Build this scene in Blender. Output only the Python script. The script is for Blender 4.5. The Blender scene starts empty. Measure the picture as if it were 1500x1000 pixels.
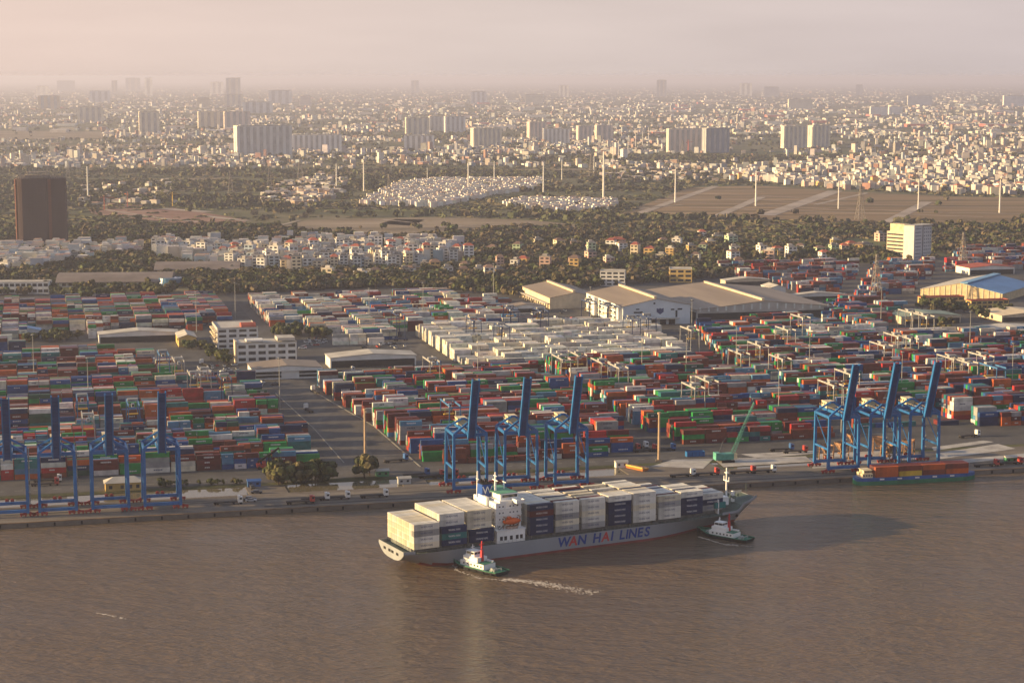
import bpy, math, random
import numpy as np
from mathutils import Matrix, Vector
random.seed(7); RNG = np.random.default_rng(7)
SC = bpy.context.scene; COL = SC.collection
# ------------------------------------------------------------------ camera
FPX, HCAM, YH = 2800.0, 200.0, 112.0            # focal length in photo pixels, height in m, horizon row
PITCH = math.atan((500 - YH) / FPX)
cam = bpy.data.objects.new("camera", bpy.data.cameras.new("camera")); COL.objects.link(cam)
cam.location = (0, 0, HCAM); cam.rotation_euler = (math.pi / 2 - PITCH, 0, 0)
cam.data.sensor_width = 36; cam.data.lens = 36 * FPX / 1500
cam.data.clip_start = 1; cam.data.clip_end = 200000
SC.camera = cam
# ------------------------------------------------------------------ sky and sun
SUN_EL, SUN_AZ = math.radians(11), math.radians(186)     # azimuth measured from +X towards +Y
sdir = Vector((math.cos(SUN_EL) * math.cos(SUN_AZ), math.cos(SUN_EL) * math.sin(SUN_AZ), math.sin(SUN_EL)))
W = bpy.data.worlds.new("World"); SC.world = W; W.use_nodes = True
nt = W.node_tree; nt.nodes.clear()
out = nt.nodes.new("ShaderNodeOutputWorld"); bg = nt.nodes.new("ShaderNodeBackground")
sky = nt.nodes.new("ShaderNodeTexSky"); sky.sky_type = 'NISHITA'; sky.sun_disc = False
sky.sun_elevation = SUN_EL; sky.sun_rotation = math.pi / 2 - SUN_AZ
sky.air_density = 1.0; sky.dust_density = 6.0; sky.ozone_density = 1.5; sky.altitude = 0
mixh = nt.nodes.new("ShaderNodeMix"); mixh.data_type = 'RGBA'
mixh.inputs[0].default_value = 0.85
nt.links.new(sky.outputs[0], mixh.inputs[6])
tcw = nt.nodes.new("ShaderNodeTexCoord"); sxyz = nt.nodes.new("ShaderNodeSeparateXYZ"); nt.links.new(tcw.outputs["Generated"], sxyz.inputs[0])
veil = nt.nodes.new("ShaderNodeValToRGB"); mrx = nt.nodes.new("ShaderNodeMapRange"); mrx.inputs[1].default_value = -0.45; mrx.inputs[2].default_value = 0.45
nt.links.new(sxyz.outputs[0], mrx.inputs[0]); nt.links.new(mrx.outputs[0], veil.inputs[0])           # thin cloud veil, warmer towards the sun
ve = veil.color_ramp.elements; ve[0].color = (0.99, 0.74, 0.62, 1); ve[1].color = (0.66, 0.58, 0.59, 1)
e_ = ve.new(0.5); e_.color = (0.80, 0.67, 0.615, 1)
vs_ = nt.nodes.new("ShaderNodeVectorMath"); vs_.operation = 'SCALE'; 
zb = nt.nodes.new("ShaderNodeMapRange"); zb.inputs[1].default_value = 0.06; zb.inputs[2].default_value = 0.45; nt.links.new(sxyz.outputs[2], zb.inputs[0])
vb = nt.nodes.new("ShaderNodeMix"); vb.data_type = 'RGBA'; nt.links.new(zb.outputs[0], vb.inputs[0]); nt.links.new(veil.outputs[0], vb.inputs[6]); vb.inputs[7].default_value = (0.54, 0.66, 0.92, 1)   # bluer overhead
nt.links.new(vb.outputs[2], vs_.inputs[0])
zc = nt.nodes.new("ShaderNodeFloatCurve"); cp = zc.mapping.curves[0].points          # brightness of the veil with height: milky band low in the sky, darker overhead
cp[0].location = (0.0, 0.92); cp[1].location = (1.0, 0.5); cp.new(0.05, 1.0); cp.new(0.16, 0.9); cp.new(0.4, 0.6); zc.mapping.update()
nt.links.new(sxyz.outputs[2], zc.inputs[1])
mz = nt.nodes.new("ShaderNodeMath"); mz.operation = 'MULTIPLY'; mz.inputs[1].default_value = 6.6

wmp = nt.nodes.new("ShaderNodeMapping"); wmp.inputs["Scale"].default_value = (3, 3, 22); nt.links.new(tcw.outputs["Generated"], wmp.inputs[0])      # faint uneven smog bands
wno = nt.nodes.new("ShaderNodeTexNoise"); wno.inputs["Scale"].default_value = 2.2; wno.inputs["Detail"].default_value = 5; nt.links.new(wmp.outputs[0], wno.inputs["Vector"])
wmr = nt.nodes.new("ShaderNodeMapRange"); wmr.inputs[1].default_value = 0.3; wmr.inputs[2].default_value = 0.7; wmr.inputs[3].default_value = 0.955; wmr.inputs[4].default_value = 1.045; nt.links.new(wno.outputs[0], wmr.inputs[0])
wmu = nt.nodes.new("ShaderNodeMath"); wmu.operation = 'MULTIPLY'; nt.links.new(zc.outputs[0], wmu.inputs[0]); nt.links.new(wmr.outputs[0], wmu.inputs[1])
nt.links.new(wmu.outputs[0], mz.inputs[0]); nt.links.new(mz.outputs[0], vs_.inputs["Scale"]); nt.links.new(vs_.outputs[0], mixh.inputs[7])
nt.links.new(mixh.outputs[2], bg.inputs[0]); bg.inputs[1].default_value = 0.066
nt.links.new(bg.outputs[0], out.inputs[0])
sun = bpy.data.objects.new("sun", bpy.data.lights.new("sun", 'SUN')); COL.objects.link(sun)
sun.data.energy = 4.8; sun.data.angle = math.radians(0.6); sun.data.color = (1.0, 0.71, 0.35)
sun.rotation_euler = sdir.to_track_quat('Z', 'Y').to_euler(); sun.location = (0, 0, 400)
SC.view_settings.view_transform = 'Standard'; SC.view_settings.look = 'None'
SC.view_settings.gamma = 1; SC.view_settings.exposure = 1.3
SC.cycles.max_bounces = 4; SC.cycles.diffuse_bounces = 2; SC.cycles.glossy_bounces = 2
SC.cycles.transmission_bounces = 2; SC.cycles.volume_bounces = 0
SC.cycles.use_denoising = True; SC.cycles.caustics_reflective = False; SC.cycles.caustics_refractive = False
HAZE_DENSITY = 6.3e-5
# ------------------------------------------------------------------ frames of reference
def G(px, py, z=0.0):
    x = (px - 750) / FPX; y = (500 - py) / FPX
    d = (x, math.cos(PITCH) + y * math.sin(PITCH), -math.sin(PITCH) + y * math.cos(PITCH))
    k = (z - HCAM) / d[2]
    return Vector((d[0] * k, d[1] * k, z))
def PX(x, y, z):
    dz = z - HCAM
    f = y * math.cos(PITCH) - dz * math.sin(PITCH); u = y * math.sin(PITCH) + dz * math.cos(PITCH)
    return 750 + FPX * x / f, 500 - FPX * u / f, FPX / f
QA, QB = G(0, 768), G(1460, 688)
TH = math.atan2(QB.y - QA.y, QB.x - QA.x)            # direction of the quay
U2 = (math.cos(TH), math.sin(TH)); V2 = (-math.sin(TH), math.cos(TH))
def XY(s, t, z=0.0): return Vector((QA.x + s * U2[0] + t * V2[0], QA.y + s * U2[1] + t * V2[1], z))
def ST(px, py, z=0.0):
    p = G(px, py, z); a = (p.x - QA.x, p.y - QA.y)
    return a[0] * U2[0] + a[1] * U2[1], a[0] * V2[0] + a[1] * V2[1]
WATER = -2.0
# ------------------------------------------------------------------ materials
MATS = {}
def mat(name, c, rough=0.75, amt=0.25, scale=0.25, metal=0.0, vary=0.0, stretch=None, spec=0.18):
    if name in MATS: return MATS[name]
    m = bpy.data.materials.new(name); m.use_nodes = True; t = m.node_tree; b = t.nodes["Principled BSDF"]
    b.inputs["Roughness"].default_value = rough; b.inputs["Metallic"].default_value = metal
    b.inputs["Specular IOR Level"].default_value = spec
    tc = t.nodes.new("ShaderNodeTexCoord"); src = tc.outputs["Object"]
    if stretch:
        mp = t.nodes.new("ShaderNodeMapping"); mp.inputs["Scale"].default_value = stretch
        t.links.new(src, mp.inputs[0]); src = mp.outputs[0]
    n = t.nodes.new("ShaderNodeTexNoise"); n.inputs["Scale"].default_value = scale; n.inputs["Detail"].default_value = 5
    t.links.new(src, n.inputs["Vector"])
    mr = t.nodes.new("ShaderNodeMapRange"); mr.inputs[1].default_value = 0.3; mr.inputs[2].default_value = 0.7
    mr.inputs[3].default_value = 1 - amt; mr.inputs[4].default_value = 1 + amt * 0.6
    t.links.new(n.outputs[0], mr.inputs[0]); fac = mr.outputs[0]
    if vary:
        oi = t.nodes.new("ShaderNodeObjectInfo"); m2 = t.nodes.new("ShaderNodeMapRange")
        m2.inputs[3].default_value = 1 - vary; m2.inputs[4].default_value = 1 + vary
        t.links.new(oi.outputs["Random"], m2.inputs[0])
        mu = t.nodes.new("ShaderNodeMath"); mu.operation = 'MULTIPLY'
        t.links.new(fac, mu.inputs[0]); t.links.new(m2.outputs[0], mu.inputs[1]); fac = mu.outputs[0]
    vm = t.nodes.new("ShaderNodeVectorMath"); vm.operation = 'SCALE'; vm.inputs[0].default_value = c[:3]
    t.links.new(fac, vm.inputs["Scale"]); t.links.new(vm.outputs[0], b.inputs["Base Color"])
    MATS[name] = m; return m
def mat_attr(name, rough=0.7, amt=0.25, scale=0.3, translucent=False):
    m = bpy.data.materials.new(name); m.use_nodes = True; t = m.node_tree; b = t.nodes["Principled BSDF"]
    b.inputs["Roughness"].default_value = rough; b.inputs["Specular IOR Level"].default_value = 0.25
    a = t.nodes.new("ShaderNodeAttribute"); a.attribute_name = "Col"
    tc = t.nodes.new("ShaderNodeTexCoord"); n = t.nodes.new("ShaderNodeTexNoise")
    n.inputs["Scale"].default_value = scale; n.inputs["Detail"].default_value = 4
    t.links.new(tc.outputs["Object"], n.inputs["Vector"])
    mr = t.nodes.new("ShaderNodeMapRange"); mr.inputs[1].default_value = 0.3; mr.inputs[2].default_value = 0.7
    mr.inputs[3].default_value = 1 - amt; mr.inputs[4].default_value = 1 + amt * 0.5
    t.links.new(n.outputs[0], mr.inputs[0])
    vm = t.nodes.new("ShaderNodeVectorMath"); vm.operation = 'SCALE'
    t.links.new(a.outputs["Color"], vm.inputs[0]); t.links.new(mr.outputs[0], vm.inputs["Scale"])
    t.links.new(vm.outputs[0], b.inputs["Base Color"]); return m
def mat_ramp(name, stops, scale, detail=8, rough=0.9, bump=0.0, second=None, stretch=(1, 1, 1), rot=0.0):
    """noise through a colour ramp; optional second ramp multiplied in at another scale"""
    m = bpy.data.materials.new(name); m.use_nodes = True; t = m.node_tree; b = t.nodes["Principled BSDF"]
    b.inputs["Roughness"].default_value = rough; b.inputs["Specular IOR Level"].default_value = 0.15
    tc = t.nodes.new("ShaderNodeTexCoord"); mp = t.nodes.new("ShaderNodeMapping")
    mp.inputs["Scale"].default_value = stretch; mp.inputs["Rotation"].default_value = (0, 0, -rot)
    t.links.new(tc.outputs["Object"], mp.inputs[0])
    def layer(sc, st, det):
        n = t.nodes.new("ShaderNodeTexNoise"); n.inputs["Scale"].default_value = sc; n.inputs["Detail"].default_value = det
        n.inputs["Roughness"].default_value = 0.62
        r = t.nodes.new("ShaderNodeValToRGB"); e = r.color_ramp.elements
        while len(e) < len(st): e.new(0.5)
        for k, (p, c) in enumerate(st): e[k].position = p; e[k].color = (*c, 1)
        t.links.new(mp.outputs[0], n.inputs["Vector"]); t.links.new(n.outputs[0], r.inputs[0]); return r, n
    r, n = layer(scale, stops, detail); colout = r.outputs[0]
    if second:
        r2, _ = layer(second[0], second[1], 4)
        mx = t.nodes.new("ShaderNodeMix"); mx.data_type = 'RGBA'; mx.blend_type = 'MULTIPLY'; mx.inputs[0].default_value = 1
        t.links.new(colout, mx.inputs[6]); t.links.new(r2.outputs[0], mx.inputs[7]); colout = mx.outputs[2]
    t.links.new(colout, b.inputs["Base Color"])
    if bump:
        bp = t.nodes.new("ShaderNodeBump"); bp.inputs["Strength"].default_value = bump; bp.inputs["Distance"].default_value = 1
        t.links.new(n.outputs[0], bp.inputs["Height"]); t.links.new(bp.outputs[0], b.inputs["Normal"])
    return m
# ------------------------------------------------------------------ mesh building
class MB:
    def __init__(self): self.v = []; self.f = []; self.m = []
    def add(self, vs, fs, mi=0):
        o = len(self.v); self.v += [tuple(p) for p in vs]
        self.f += [tuple(i + o for i in q) for q in fs]; self.m += [mi] * len(fs); return self
    def box(self, c, s, rz=0.0, mi=0, taper=1.0):
        x, y, z = s[0] / 2, s[1] / 2, s[2] / 2; cr, sr = math.cos(rz), math.sin(rz); vs = []
        for dz in (-1, 1):
            k = taper if dz > 0 else 1
            for dx, dy in ((-1, -1), (1, -1), (1, 1), (-1, 1)):
                a, b = dx * x * k, dy * y * k
                vs.append((c[0] + a * cr - b * sr, c[1] + a * sr + b * cr, c[2] + dz * z))
        return self.add(vs, [(3, 2, 1, 0), (4, 5, 6, 7), (0, 1, 5, 4), (1, 2, 6, 5), (2, 3, 7, 6), (3, 0, 4, 7)], mi)
    def bb(self, x0, x1, y0, y1, z0, z1, mi=0):
        return self.box(((x0 + x1) / 2, (y0 + y1) / 2, (z0 + z1) / 2), (x1 - x0, y1 - y0, z1 - z0), 0, mi)
    def bar(self, p, q, w, h=None, mi=0, w2=None):
        p, q = Vector(p), Vector(q); h = h or w; d = (q - p).normalized()
        up = Vector((0, 0, 1)) if abs(d.z) < 0.95 else Vector((0, 1, 0))
        a = d.cross(up).normalized(); b = a.cross(d).normalized(); vs = []
        for e, k in ((p, 1), (q, (w2 / w) if w2 else 1)):
            for i, j in ((-1, -1), (1, -1), (1, 1), (-1, 1)): vs.append(e + a * i * w * k / 2 + b * j * h * k / 2)
        return self.add(vs, [(3, 2, 1, 0), (4, 5, 6, 7), (0, 1, 5, 4), (1, 2, 6, 5), (2, 3, 7, 6), (3, 0, 4, 7)], mi)
    def tube(self, p, q, r, r2=None, n=8, mi=0):
        p, q = Vector(p), Vector(q); r2 = r if r2 is None else r2; d = (q - p).normalized()
        up = Vector((0, 0, 1)) if abs(d.z) < 0.95 else Vector((1, 0, 0))
        a = d.cross(up).normalized(); b = d.cross(a).normalized(); vs = []
        for e, k in ((p, r), (q, r2)):
            for i in range(n):
                an = 2 * math.pi * i / n; vs.append(e + a * k * math.cos(an) + b * k * math.sin(an))
        fs = [(i, (i + 1) % n, n + (i + 1) % n, n + i) for i in range(n)] + [tuple(range(n))[::-1], tuple(range(n, 2 * n))]
        return self.add(vs, fs, mi)
    def prism(self, pts, z0, z1, mi=0):
        n = len(pts); vs = [(x, y, z0) for x, y in pts] + [(x, y, z1) for x, y in pts]
        return self.add(vs, [tuple(range(n))[::-1], tuple(range(n, 2 * n))] + [(i, (i + 1) % n, n + (i + 1) % n, n + i) for i in range(n)], mi)
    def xprism(self, prof, x0, x1, mi=0):
        """profile of (y, z) swept along x"""
        n = len(prof); vs = [(x0, y, z) for y, z in prof] + [(x1, y, z) for y, z in prof]
        return self.add(vs, [tuple(range(n)), tuple(range(n, 2 * n))[::-1]] + [((i + 1) % n, i, n + i, n + (i + 1) % n) for i in range(n)], mi)
    def mesh(self, name, mats):
        me = bpy.data.meshes.new(name); me.from_pydata(self.v, [], self.f)
        for m in (mats if isinstance(mats, (list, tuple)) else [mats]): me.materials.append(m)
        me.polygons.foreach_set("material_index", self.m); me.update(); return me
    def obj(self, name, mats, parent=None, loc=None, rz=0.0, smooth=False):
        me = self.mesh(name, mats)
        if smooth: me.polygons.foreach_set("use_smooth", [True] * len(me.polygons))
        return link(name, me, parent, loc, rz)
def link(name, data, parent=None, loc=None, rz=0.0):
    o = bpy.data.objects.new(name, data); COL.objects.link(o)
    if parent: o.parent = parent
    if loc is not None: o.location = loc
    if rz: o.rotation_euler = (0, 0, rz)
    return o
def tag(o, label, cat, group=None, kind=None):
    if label: o["label"] = label
    if cat: o["category"] = cat
    if group: o["group"] = group
    if kind: o["kind"] = kind
    return o
def thing(name, label, cat, loc=(0, 0, 0), rz=0.0, group=None):
    return tag(link(name, None, None, loc, rz), label, cat, group)
KIDS = {}
def kids(root):
    return [c for c in root.children]
def dup(root, loc, rz=0.0, label=None, scale=None, group=None):
    r = root.copy(); COL.objects.link(r); r.location = loc; r.rotation_euler = (0, 0, rz)
    if scale: r.scale = scale if isinstance(scale, (tuple, list)) else (scale,) * 3
    if label: r["label"] = label
    if group: r["group"] = group
    def rec(a, b):
        for ch in a.children:
            c = ch.copy(); COL.objects.link(c); c.parent = b; rec(ch, c)
    rec(root, r); return r
ONES = "zeroth first second third fourth fifth sixth seventh eighth ninth tenth eleventh twelfth thirteenth fourteenth fifteenth sixteenth seventeenth eighteenth nineteenth".split()
TENS = {2: "twent", 3: "thirt", 4: "fort", 5: "fift", 6: "sixt", 7: "sevent", 8: "eight", 9: "ninet"}
def ordw(n):
    if n < 20: return ONES[n]
    if n % 10 == 0: return TENS[n // 10] + "ieth"
    return TENS[n // 10] + "y-" + ONES[n % 10]
def nth_left(i, n):
    if i == 0: return "leftmost"
    if i == n - 1: return "rightmost"
    if i <= n // 2: return ordw(i + 1) + " from left"
    return ordw(n - i) + " from right"
def inpoly(x, y, poly):
    c = False; n = len(poly)
    for i in range(n):
        x0, y0 = poly[i][:2]; x1, y1 = poly[(i + 1) % n][:2]
        if (y0 > y) != (y1 > y) and x < (x1 - x0) * (y - y0) / (y1 - y0) + x0: c = not c
    return c
def boxes_mesh(name, C, S, R, COLR, m, bottom=False):
    """many coloured boxes as one mesh: centres, sizes, z-rotations, colours"""
    C, S, R, COLR = (np.asarray(a, float) for a in (C, S, R, COLR)); N = len(C)
    base = np.array([(-1, -1, -1), (1, -1, -1), (1, 1, -1), (-1, 1, -1), (-1, -1, 1), (1, -1, 1), (1, 1, 1), (-1, 1, 1)], float) / 2
    L = base[None] * S[:, None, :]; c, s = np.cos(R)[:, None], np.sin(R)[:, None]
    V = np.stack([L[..., 0] * c - L[..., 1] * s, L[..., 0] * s + L[..., 1] * c, L[..., 2]], -1) + C[:, None, :]
    F = np.array([(4, 5, 6, 7), (0, 1, 5, 4), (1, 2, 6, 5), (2, 3, 7, 6), (3, 0, 4, 7)])
    FF = (F[None] + (np.arange(N) * 8)[:, None, None]).reshape(-1, 4)
    return raw_mesh(name, V.reshape(-1, 3), FF, np.repeat(COLR, 8, 0), m)
def raw_mesh(name, V, FF, VC, m):
    me = bpy.data.meshes.new(name); k = FF.shape[1]
    me.vertices.add(len(V)); me.vertices.foreach_set("co", np.ascontiguousarray(V, dtype=np.float32).ravel())
    me.loops.add(FF.size); me.loops.foreach_set("vertex_index", FF.astype(np.int32).ravel())
    me.polygons.add(len(FF)); me.polygons.foreach_set("loop_start", np.arange(0, FF.size, k, dtype=np.int32))
    me.polygons.foreach_set("use_smooth", np.zeros(len(FF), dtype=bool))
    if VC is not None:
        a = me.attributes.new("Col", 'FLOAT_COLOR', 'POINT')
        a.data.foreach_set("color", np.concatenate([VC, np.ones((len(VC), 1))], 1).astype(np.float32).ravel())
    me.materials.append(m); me.update(calc_edges=True); me.validate(); return me
def sheet(name, pts, z, m, kind='structure', thick=None):
    mb = MB()
    if thick: mb.prism([(p[0], p[1]) for p in pts], z - thick, z)
    else: mb.add([(p[0], p[1], z) for p in pts], [tuple(range(len(pts)))])
    o = mb.obj(name, m); o["kind"] = kind
    if len(pts) > 4:
        pass
    return o
def px_poly(pts): return [G(*p) for p in pts]
def st_rect(s0, s1, t0, t1): return [XY(s0, t0), XY(s1, t0), XY(s1, t1), XY(s0, t1)]
# ================================================================== SETTING
M_water = bpy.data.materials.new("river_water"); M_water.use_nodes = True
t = M_water.node_tree; b = t.nodes["Principled BSDF"]
b.inputs["Base Color"].default_value = (0.13, 0.09, 0.054, 1); b.inputs["Roughness"].default_value = 0.09
b.inputs["IOR"].default_value = 1.36; b.inputs["Specular IOR Level"].default_value = 0.5
tc = t.nodes.new("ShaderNodeTexCoord")
def wnoise(scale, detail, stretch, rot):
    mp = t.nodes.new("ShaderNodeMapping"); mp.inputs["Scale"].default_value = stretch; mp.inputs["Rotation"].default_value = (0, 0, rot)
    n = t.nodes.new("ShaderNodeTexNoise"); n.inputs["Scale"].default_value = scale; n.inputs["Detail"].default_value = detail
    n.inputs["Roughness"].default_value = 0.6
    t.links.new(tc.outputs["Object"], mp.inputs[0]); t.links.new(mp.outputs[0], n.inputs["Vector"]); return n.outputs[0]
a1 = wnoise(0.16, 6, (0.35, 1, 1), 0.25); a2 = wnoise(0.55, 4, (0.45, 1, 1), -0.2); a3 = wnoise(0.012, 3, (0.5, 1, 1), 0.3)
def mth(op, x, y):
    n = t.nodes.new("ShaderNodeMath"); n.operation = op
    for k, w in enumerate((x, y)):
        if isinstance(w, float): n.inputs[k].default_value = w
        else: t.links.new(w, n.inputs[k])
    return n.outputs[0]
hgt = mth('ADD', mth('MULTIPLY', a1, 3.4), mth('MULTIPLY', a2, 1.5))
bp = t.nodes.new("ShaderNodeBump"); bp.inputs["Distance"].default_value = 1.0
t.links.new(mth('ADD', mth('MULTIPLY', a3, 0.9), 0.15), bp.inputs["Strength"])       # calmer and rougher patches
t.links.new(hgt, bp.inputs["Height"]); t.links.new(bp.outputs[0], b.inputs["Normal"])
hz = t.nodes.new("ShaderNodeVectorMath"); hz.operation = 'SCALE'; hz.inputs[0].default_value = (0.13, 0.09, 0.054)
t.links.new(mth('ADD', mth('MULTIPLY', a3, 0.7), 0.68), hz.inputs["Scale"]); t.links.new(hz.outputs[0], b.inputs["Base Color"])
sheet("river", [(-50000, -14000), (50000, -14000)] + [tuple(XY(50000, 75)[:2]), tuple(XY(-50000, 75)[:2])], WATER, M_water)

M_terrain = mat_ramp("terrain_soil", [(0.30, (0.045, 0.055, 0.024)), (0.44, (0.075, 0.083, 0.036)), (0.56, (0.12, 0.112, 0.058)), (0.70, (0.21, 0.175, 0.115))],
                     0.0045, 9, 0.95, second=(0.035, [(0.25, (0.62, 0.62, 0.62)), (0.7, (1.15, 1.15, 1.1))]))
sheet("terrain", [XY(-50000, 54), XY(50000, 54), (52000, 60000), (-52000, 60000)], 0, M_terrain, thick=6)
M_conc = mat_ramp("quay_concrete", [(0.3, (0.12, 0.102, 0.088)), (0.55, (0.18, 0.155, 0.13)), (0.75, (0.26, 0.225, 0.19))], 0.09, 8, 0.9,
                  second=(0.9, [(0.3, (0.75, 0.75, 0.75)), (0.7, (1.05, 1.05, 1.05))]), stretch=(0.25, 1, 1), rot=TH)
M_asph = mat_ramp("yard_asphalt", [(0.28, (0.052, 0.05, 0.05)), (0.5, (0.083, 0.08, 0.078)), (0.75, (0.13, 0.123, 0.115))], 0.05, 8, 0.88,
                  second=(0.6, [(0.3, (0.8, 0.8, 0.8)), (0.7, (1.06, 1.06, 1.06))]))
M_road = mat_ramp("road_asphalt", [(0.3, (0.07, 0.066, 0.064)), (0.6, (0.10, 0.095, 0.092)), (0.8, (0.14, 0.132, 0.126))], 0.12, 8, 0.85, stretch=(1, 0.18, 1), rot=TH)
M_slab = mat_ramp("pale_concrete", [(0.3, (0.27, 0.25, 0.23)), (0.55, (0.42, 0.395, 0.365)), (0.8, (0.5, 0.48, 0.45))], 0.12, 7, 0.9)
M_kerb = mat("kerb_paint", (0.24, 0.225, 0.20), 0.8, 0.35, 0.5)
M_grass = mat_ramp("bank_grass", [(0.3, (0.028, 0.034, 0.014)), (0.55, (0.06, 0.062, 0.026)), (0.8, (0.11, 0.09, 0.045))], 0.25, 6, 1.0)
sheet("quay_apron", st_rect(-900, 1600, 0, 35), 0, M_conc, thick=6)
for s0, s1 in ((116, 135), (192, 205), (308, 358), (470, 1600)):
    sheet("quay_land_bridge", st_rect(s0, s1, 35.003, 53.997), 0, M_conc, thick=6)
sheet("quay_kerb", st_rect(-900, 1600, 0.15, 1.1), 0.35, mat("quay_edge", (0.2, 0.13, 0.075), 0.9, 0.5, 0.15), thick=0.345)
for tt in (13.6, 15.2, 31.2, 32.8): sheet("crane_rail", st_rect(-900, 1600, tt - .12, tt + .12), 0.03, mat("rail_steel", (0.10, 0.07, 0.055), 0.6), thick=0.02)
M_pond = bpy.data.materials.new("pond_water"); M_pond.use_nodes = True; t = M_pond.node_tree; b = t.nodes["Principled BSDF"]
b.inputs["Base Color"].default_value = (0.13, 0.11, 0.07, 1); b.inputs["Roughness"].default_value = 0.06; b.inputs["IOR"].default_value = 1.33
tc = t.nodes.new("ShaderNodeTexCoord"); a1 = wnoise(0.5, 4, (0.4, 1, 1), 0.2); bp = t.nodes.new("ShaderNodeBump"); bp.inputs["Strength"].default_value = 0.12; t.links.new(a1, bp.inputs["Height"]); t.links.new(bp.outputs[0], b.inputs["Normal"])
for s0, s1 in ((-900, 116), (135, 192), (205, 308), (358, 470)): sheet("pond", st_rect(s0 + .01, s1 - .01, 35.01, 53.99), -0.2, M_pond, thick=5.2)
fl = MB()                                        # tyre fenders and dark weed line on the quay face
for k in range(80):
    s = -300 + k * 12.0; p = XY(s, -0.2, -1.0); fl.box(p, (0.8, 0.4, 1.5), TH)
o = fl.obj("quay_fender_line", mat("fender_rubber", (0.018, 0.017, 0.017), 0.9)); o["kind"] = "structure"
# yard ground
yard = px_poly([(0, 430), (345, 428), (560, 418), (724, 428), (800, 424), (880, 398), (1050, 388), (1200, 384), (1300, 386), (1420, 372), (1560, 362)])
sheet("yard_ground", [XY(-700, 60), XY(1500, 60)] + [tuple(XY(1500, 1000)[:2])] + [tuple(p[:2]) for p in yard[::-1]] + [XY(-700, 800)], 0.02, M_asph)
sheet("bank_verge", st_rect(-400, 122, 54.2, 60.5), 0.05, M_grass, 'structure')
sheet("bank_verge", st_rect(140, 186, 54.2, 64), 0.05, M_grass, 'structure')
sheet("bank_verge", st_rect(210, 305, 54.2, 59), 0.05, M_grass, 'structure')
for tt, w_, c_ in ((5.5, .25, M_kerb), (11.2, .2, M_kerb), (20.0, .2, M_kerb), (24.5, .2, M_kerb), (28.5, .2, M_kerb)): sheet("road_marking", st_rect(-900, 1600, tt, tt + w_), 0.012, c_)
M_stain = mat_ramp("tyre_stain", [(0.35, (0.045, 0.042, 0.04)), (0.6, (0.075, 0.069, 0.062)), (0.8, (0.10, 0.09, 0.08))], 0.08, 6, 0.9, stretch=(.2, 1, 1), rot=TH)
for k, (a, c, d, e) in enumerate(((-300, 40, 17, 19.4), (60, 300, 21, 23.6), (320, 640, 18, 20), (120, 260, 6.5, 9), (300, 470, 7, 9.5), (-200, 100, 25, 27))): sheet("tyre_marks", st_rect(a, c, d, e), 0.006, M_stain)
# roads between the yard blocks
sheet("main_road", [XY(173, 62), XY(209, 62), XY(206, 200), XY(190, 330), XY(192, 560), XY(214, 640), XY(212, 850), XY(194, 850), XY(192, 640), XY(160, 560), XY(166, 330), XY(172, 200)], 0.05, M_road)
sheet("waterside_road", st_rect(-700, 1500, 62, 80), 0.06, M_road)
for a, b_, w in (((209.4, 80), (206.4, 200), 0.9), ((206.4, 200), (190.4, 330), 0.9), ((172.6, 100), (171.6, 200), 0.6), ((171.6, 200), (165.6, 330), 0.6)):
    p, q = XY(*a), XY(*b_); d = (q - p).normalized(); n = Vector((-d.y, d.x, 0)) * w / 2
    sheet("road_kerb", [p - n, q - n, q + n, p + n], 0.2, M_kerb, thick=0.2)
for t0, s0, s1 in ((70.8, -300, 116), (70.8, 216, 440)):
    for k in range(int((s1 - s0) / 9)): pass
    mk = MB()
    for k in range(int((s1 - s0) / 9)):
        p = XY(s0 + k * 9, t0, 0.068); mk.add([XY(s0 + k * 9 + a, t0 + c, 0.072) for a, c in ((0, -.1), (4, -.1), (4, .1), (0, .1))], [(0, 1, 2, 3)])
    o = mk.obj("road_marking", mat("road_paint", (0.55, 0.53, 0.48), 0.8)); o["kind"] = "structure"
sheet("cross_road", [XY(60, 388), XY(310, 380), XY(310, 392), XY(60, 402)], 0.055, M_road)
sheet("white_yard_road", [XY(290, 380), XY(304, 380), XY(301, 600), XY(288, 600)], 0.06, M_road)
# pale slabs of the right quay
for pts in ([(953, 683), (985, 673), (1045, 672), (1030, 686)], [(1045, 672), (1180, 668), (1190, 676), (1060, 684)], [(1085, 665), (1190, 660), (1195, 664), (1110, 671)],
            [(1370, 664), (1462, 650), (1488, 657), (1378, 672)], [(1365, 655), (1440, 645), (1456, 647), (1368, 660)], [(1375, 676), (1500, 664), (1530, 667), (1380, 681)],
            [(1200, 664), (1290, 660), (1290, 668), (1200, 672)], [(1190, 678), (1290, 672), (1290, 680), (1190, 686)]):
    sheet("concrete_slab", [p for p in px_poly(pts)], 0.09, M_slab)
# fields beyond
M_field = mat_ramp("ploughed_field", [(0.3, (0.095, 0.075, 0.04)), (0.45, (0.17, 0.122, 0.07)), (0.58, (0.27, 0.19, 0.115)), (0.72, (0.42, 0.32, 0.22))], 0.02, 6, 1.0,
                   second=(0.004, [(0.3, (0.7, 0.72, 0.65)), (0.7, (1.1, 1.05, 1.0))]), stretch=(0.09, 1.2, 1), rot=0.05)
M_tan = mat_ramp("dry_earth", [(0.3, (0.12, 0.095, 0.06)), (0.5, (0.21, 0.165, 0.115)), (0.75, (0.32, 0.255, 0.19))], 0.012, 7, 1.0, stretch=(0.3, 1, 1))
M_red = mat_ramp("red_earth", [(0.3, (0.16, 0.085, 0.06)), (0.6, (0.27, 0.165, 0.125)), (0.8, (0.36, 0.26, 0.2))], 0.015, 6, 1.0)
M_lawn = mat_ramp("lawn", [(0.3, (0.07, 0.085, 0.03)), (0.7, (0.13, 0.14, 0.055))], 0.02, 5, 1.0)
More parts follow.
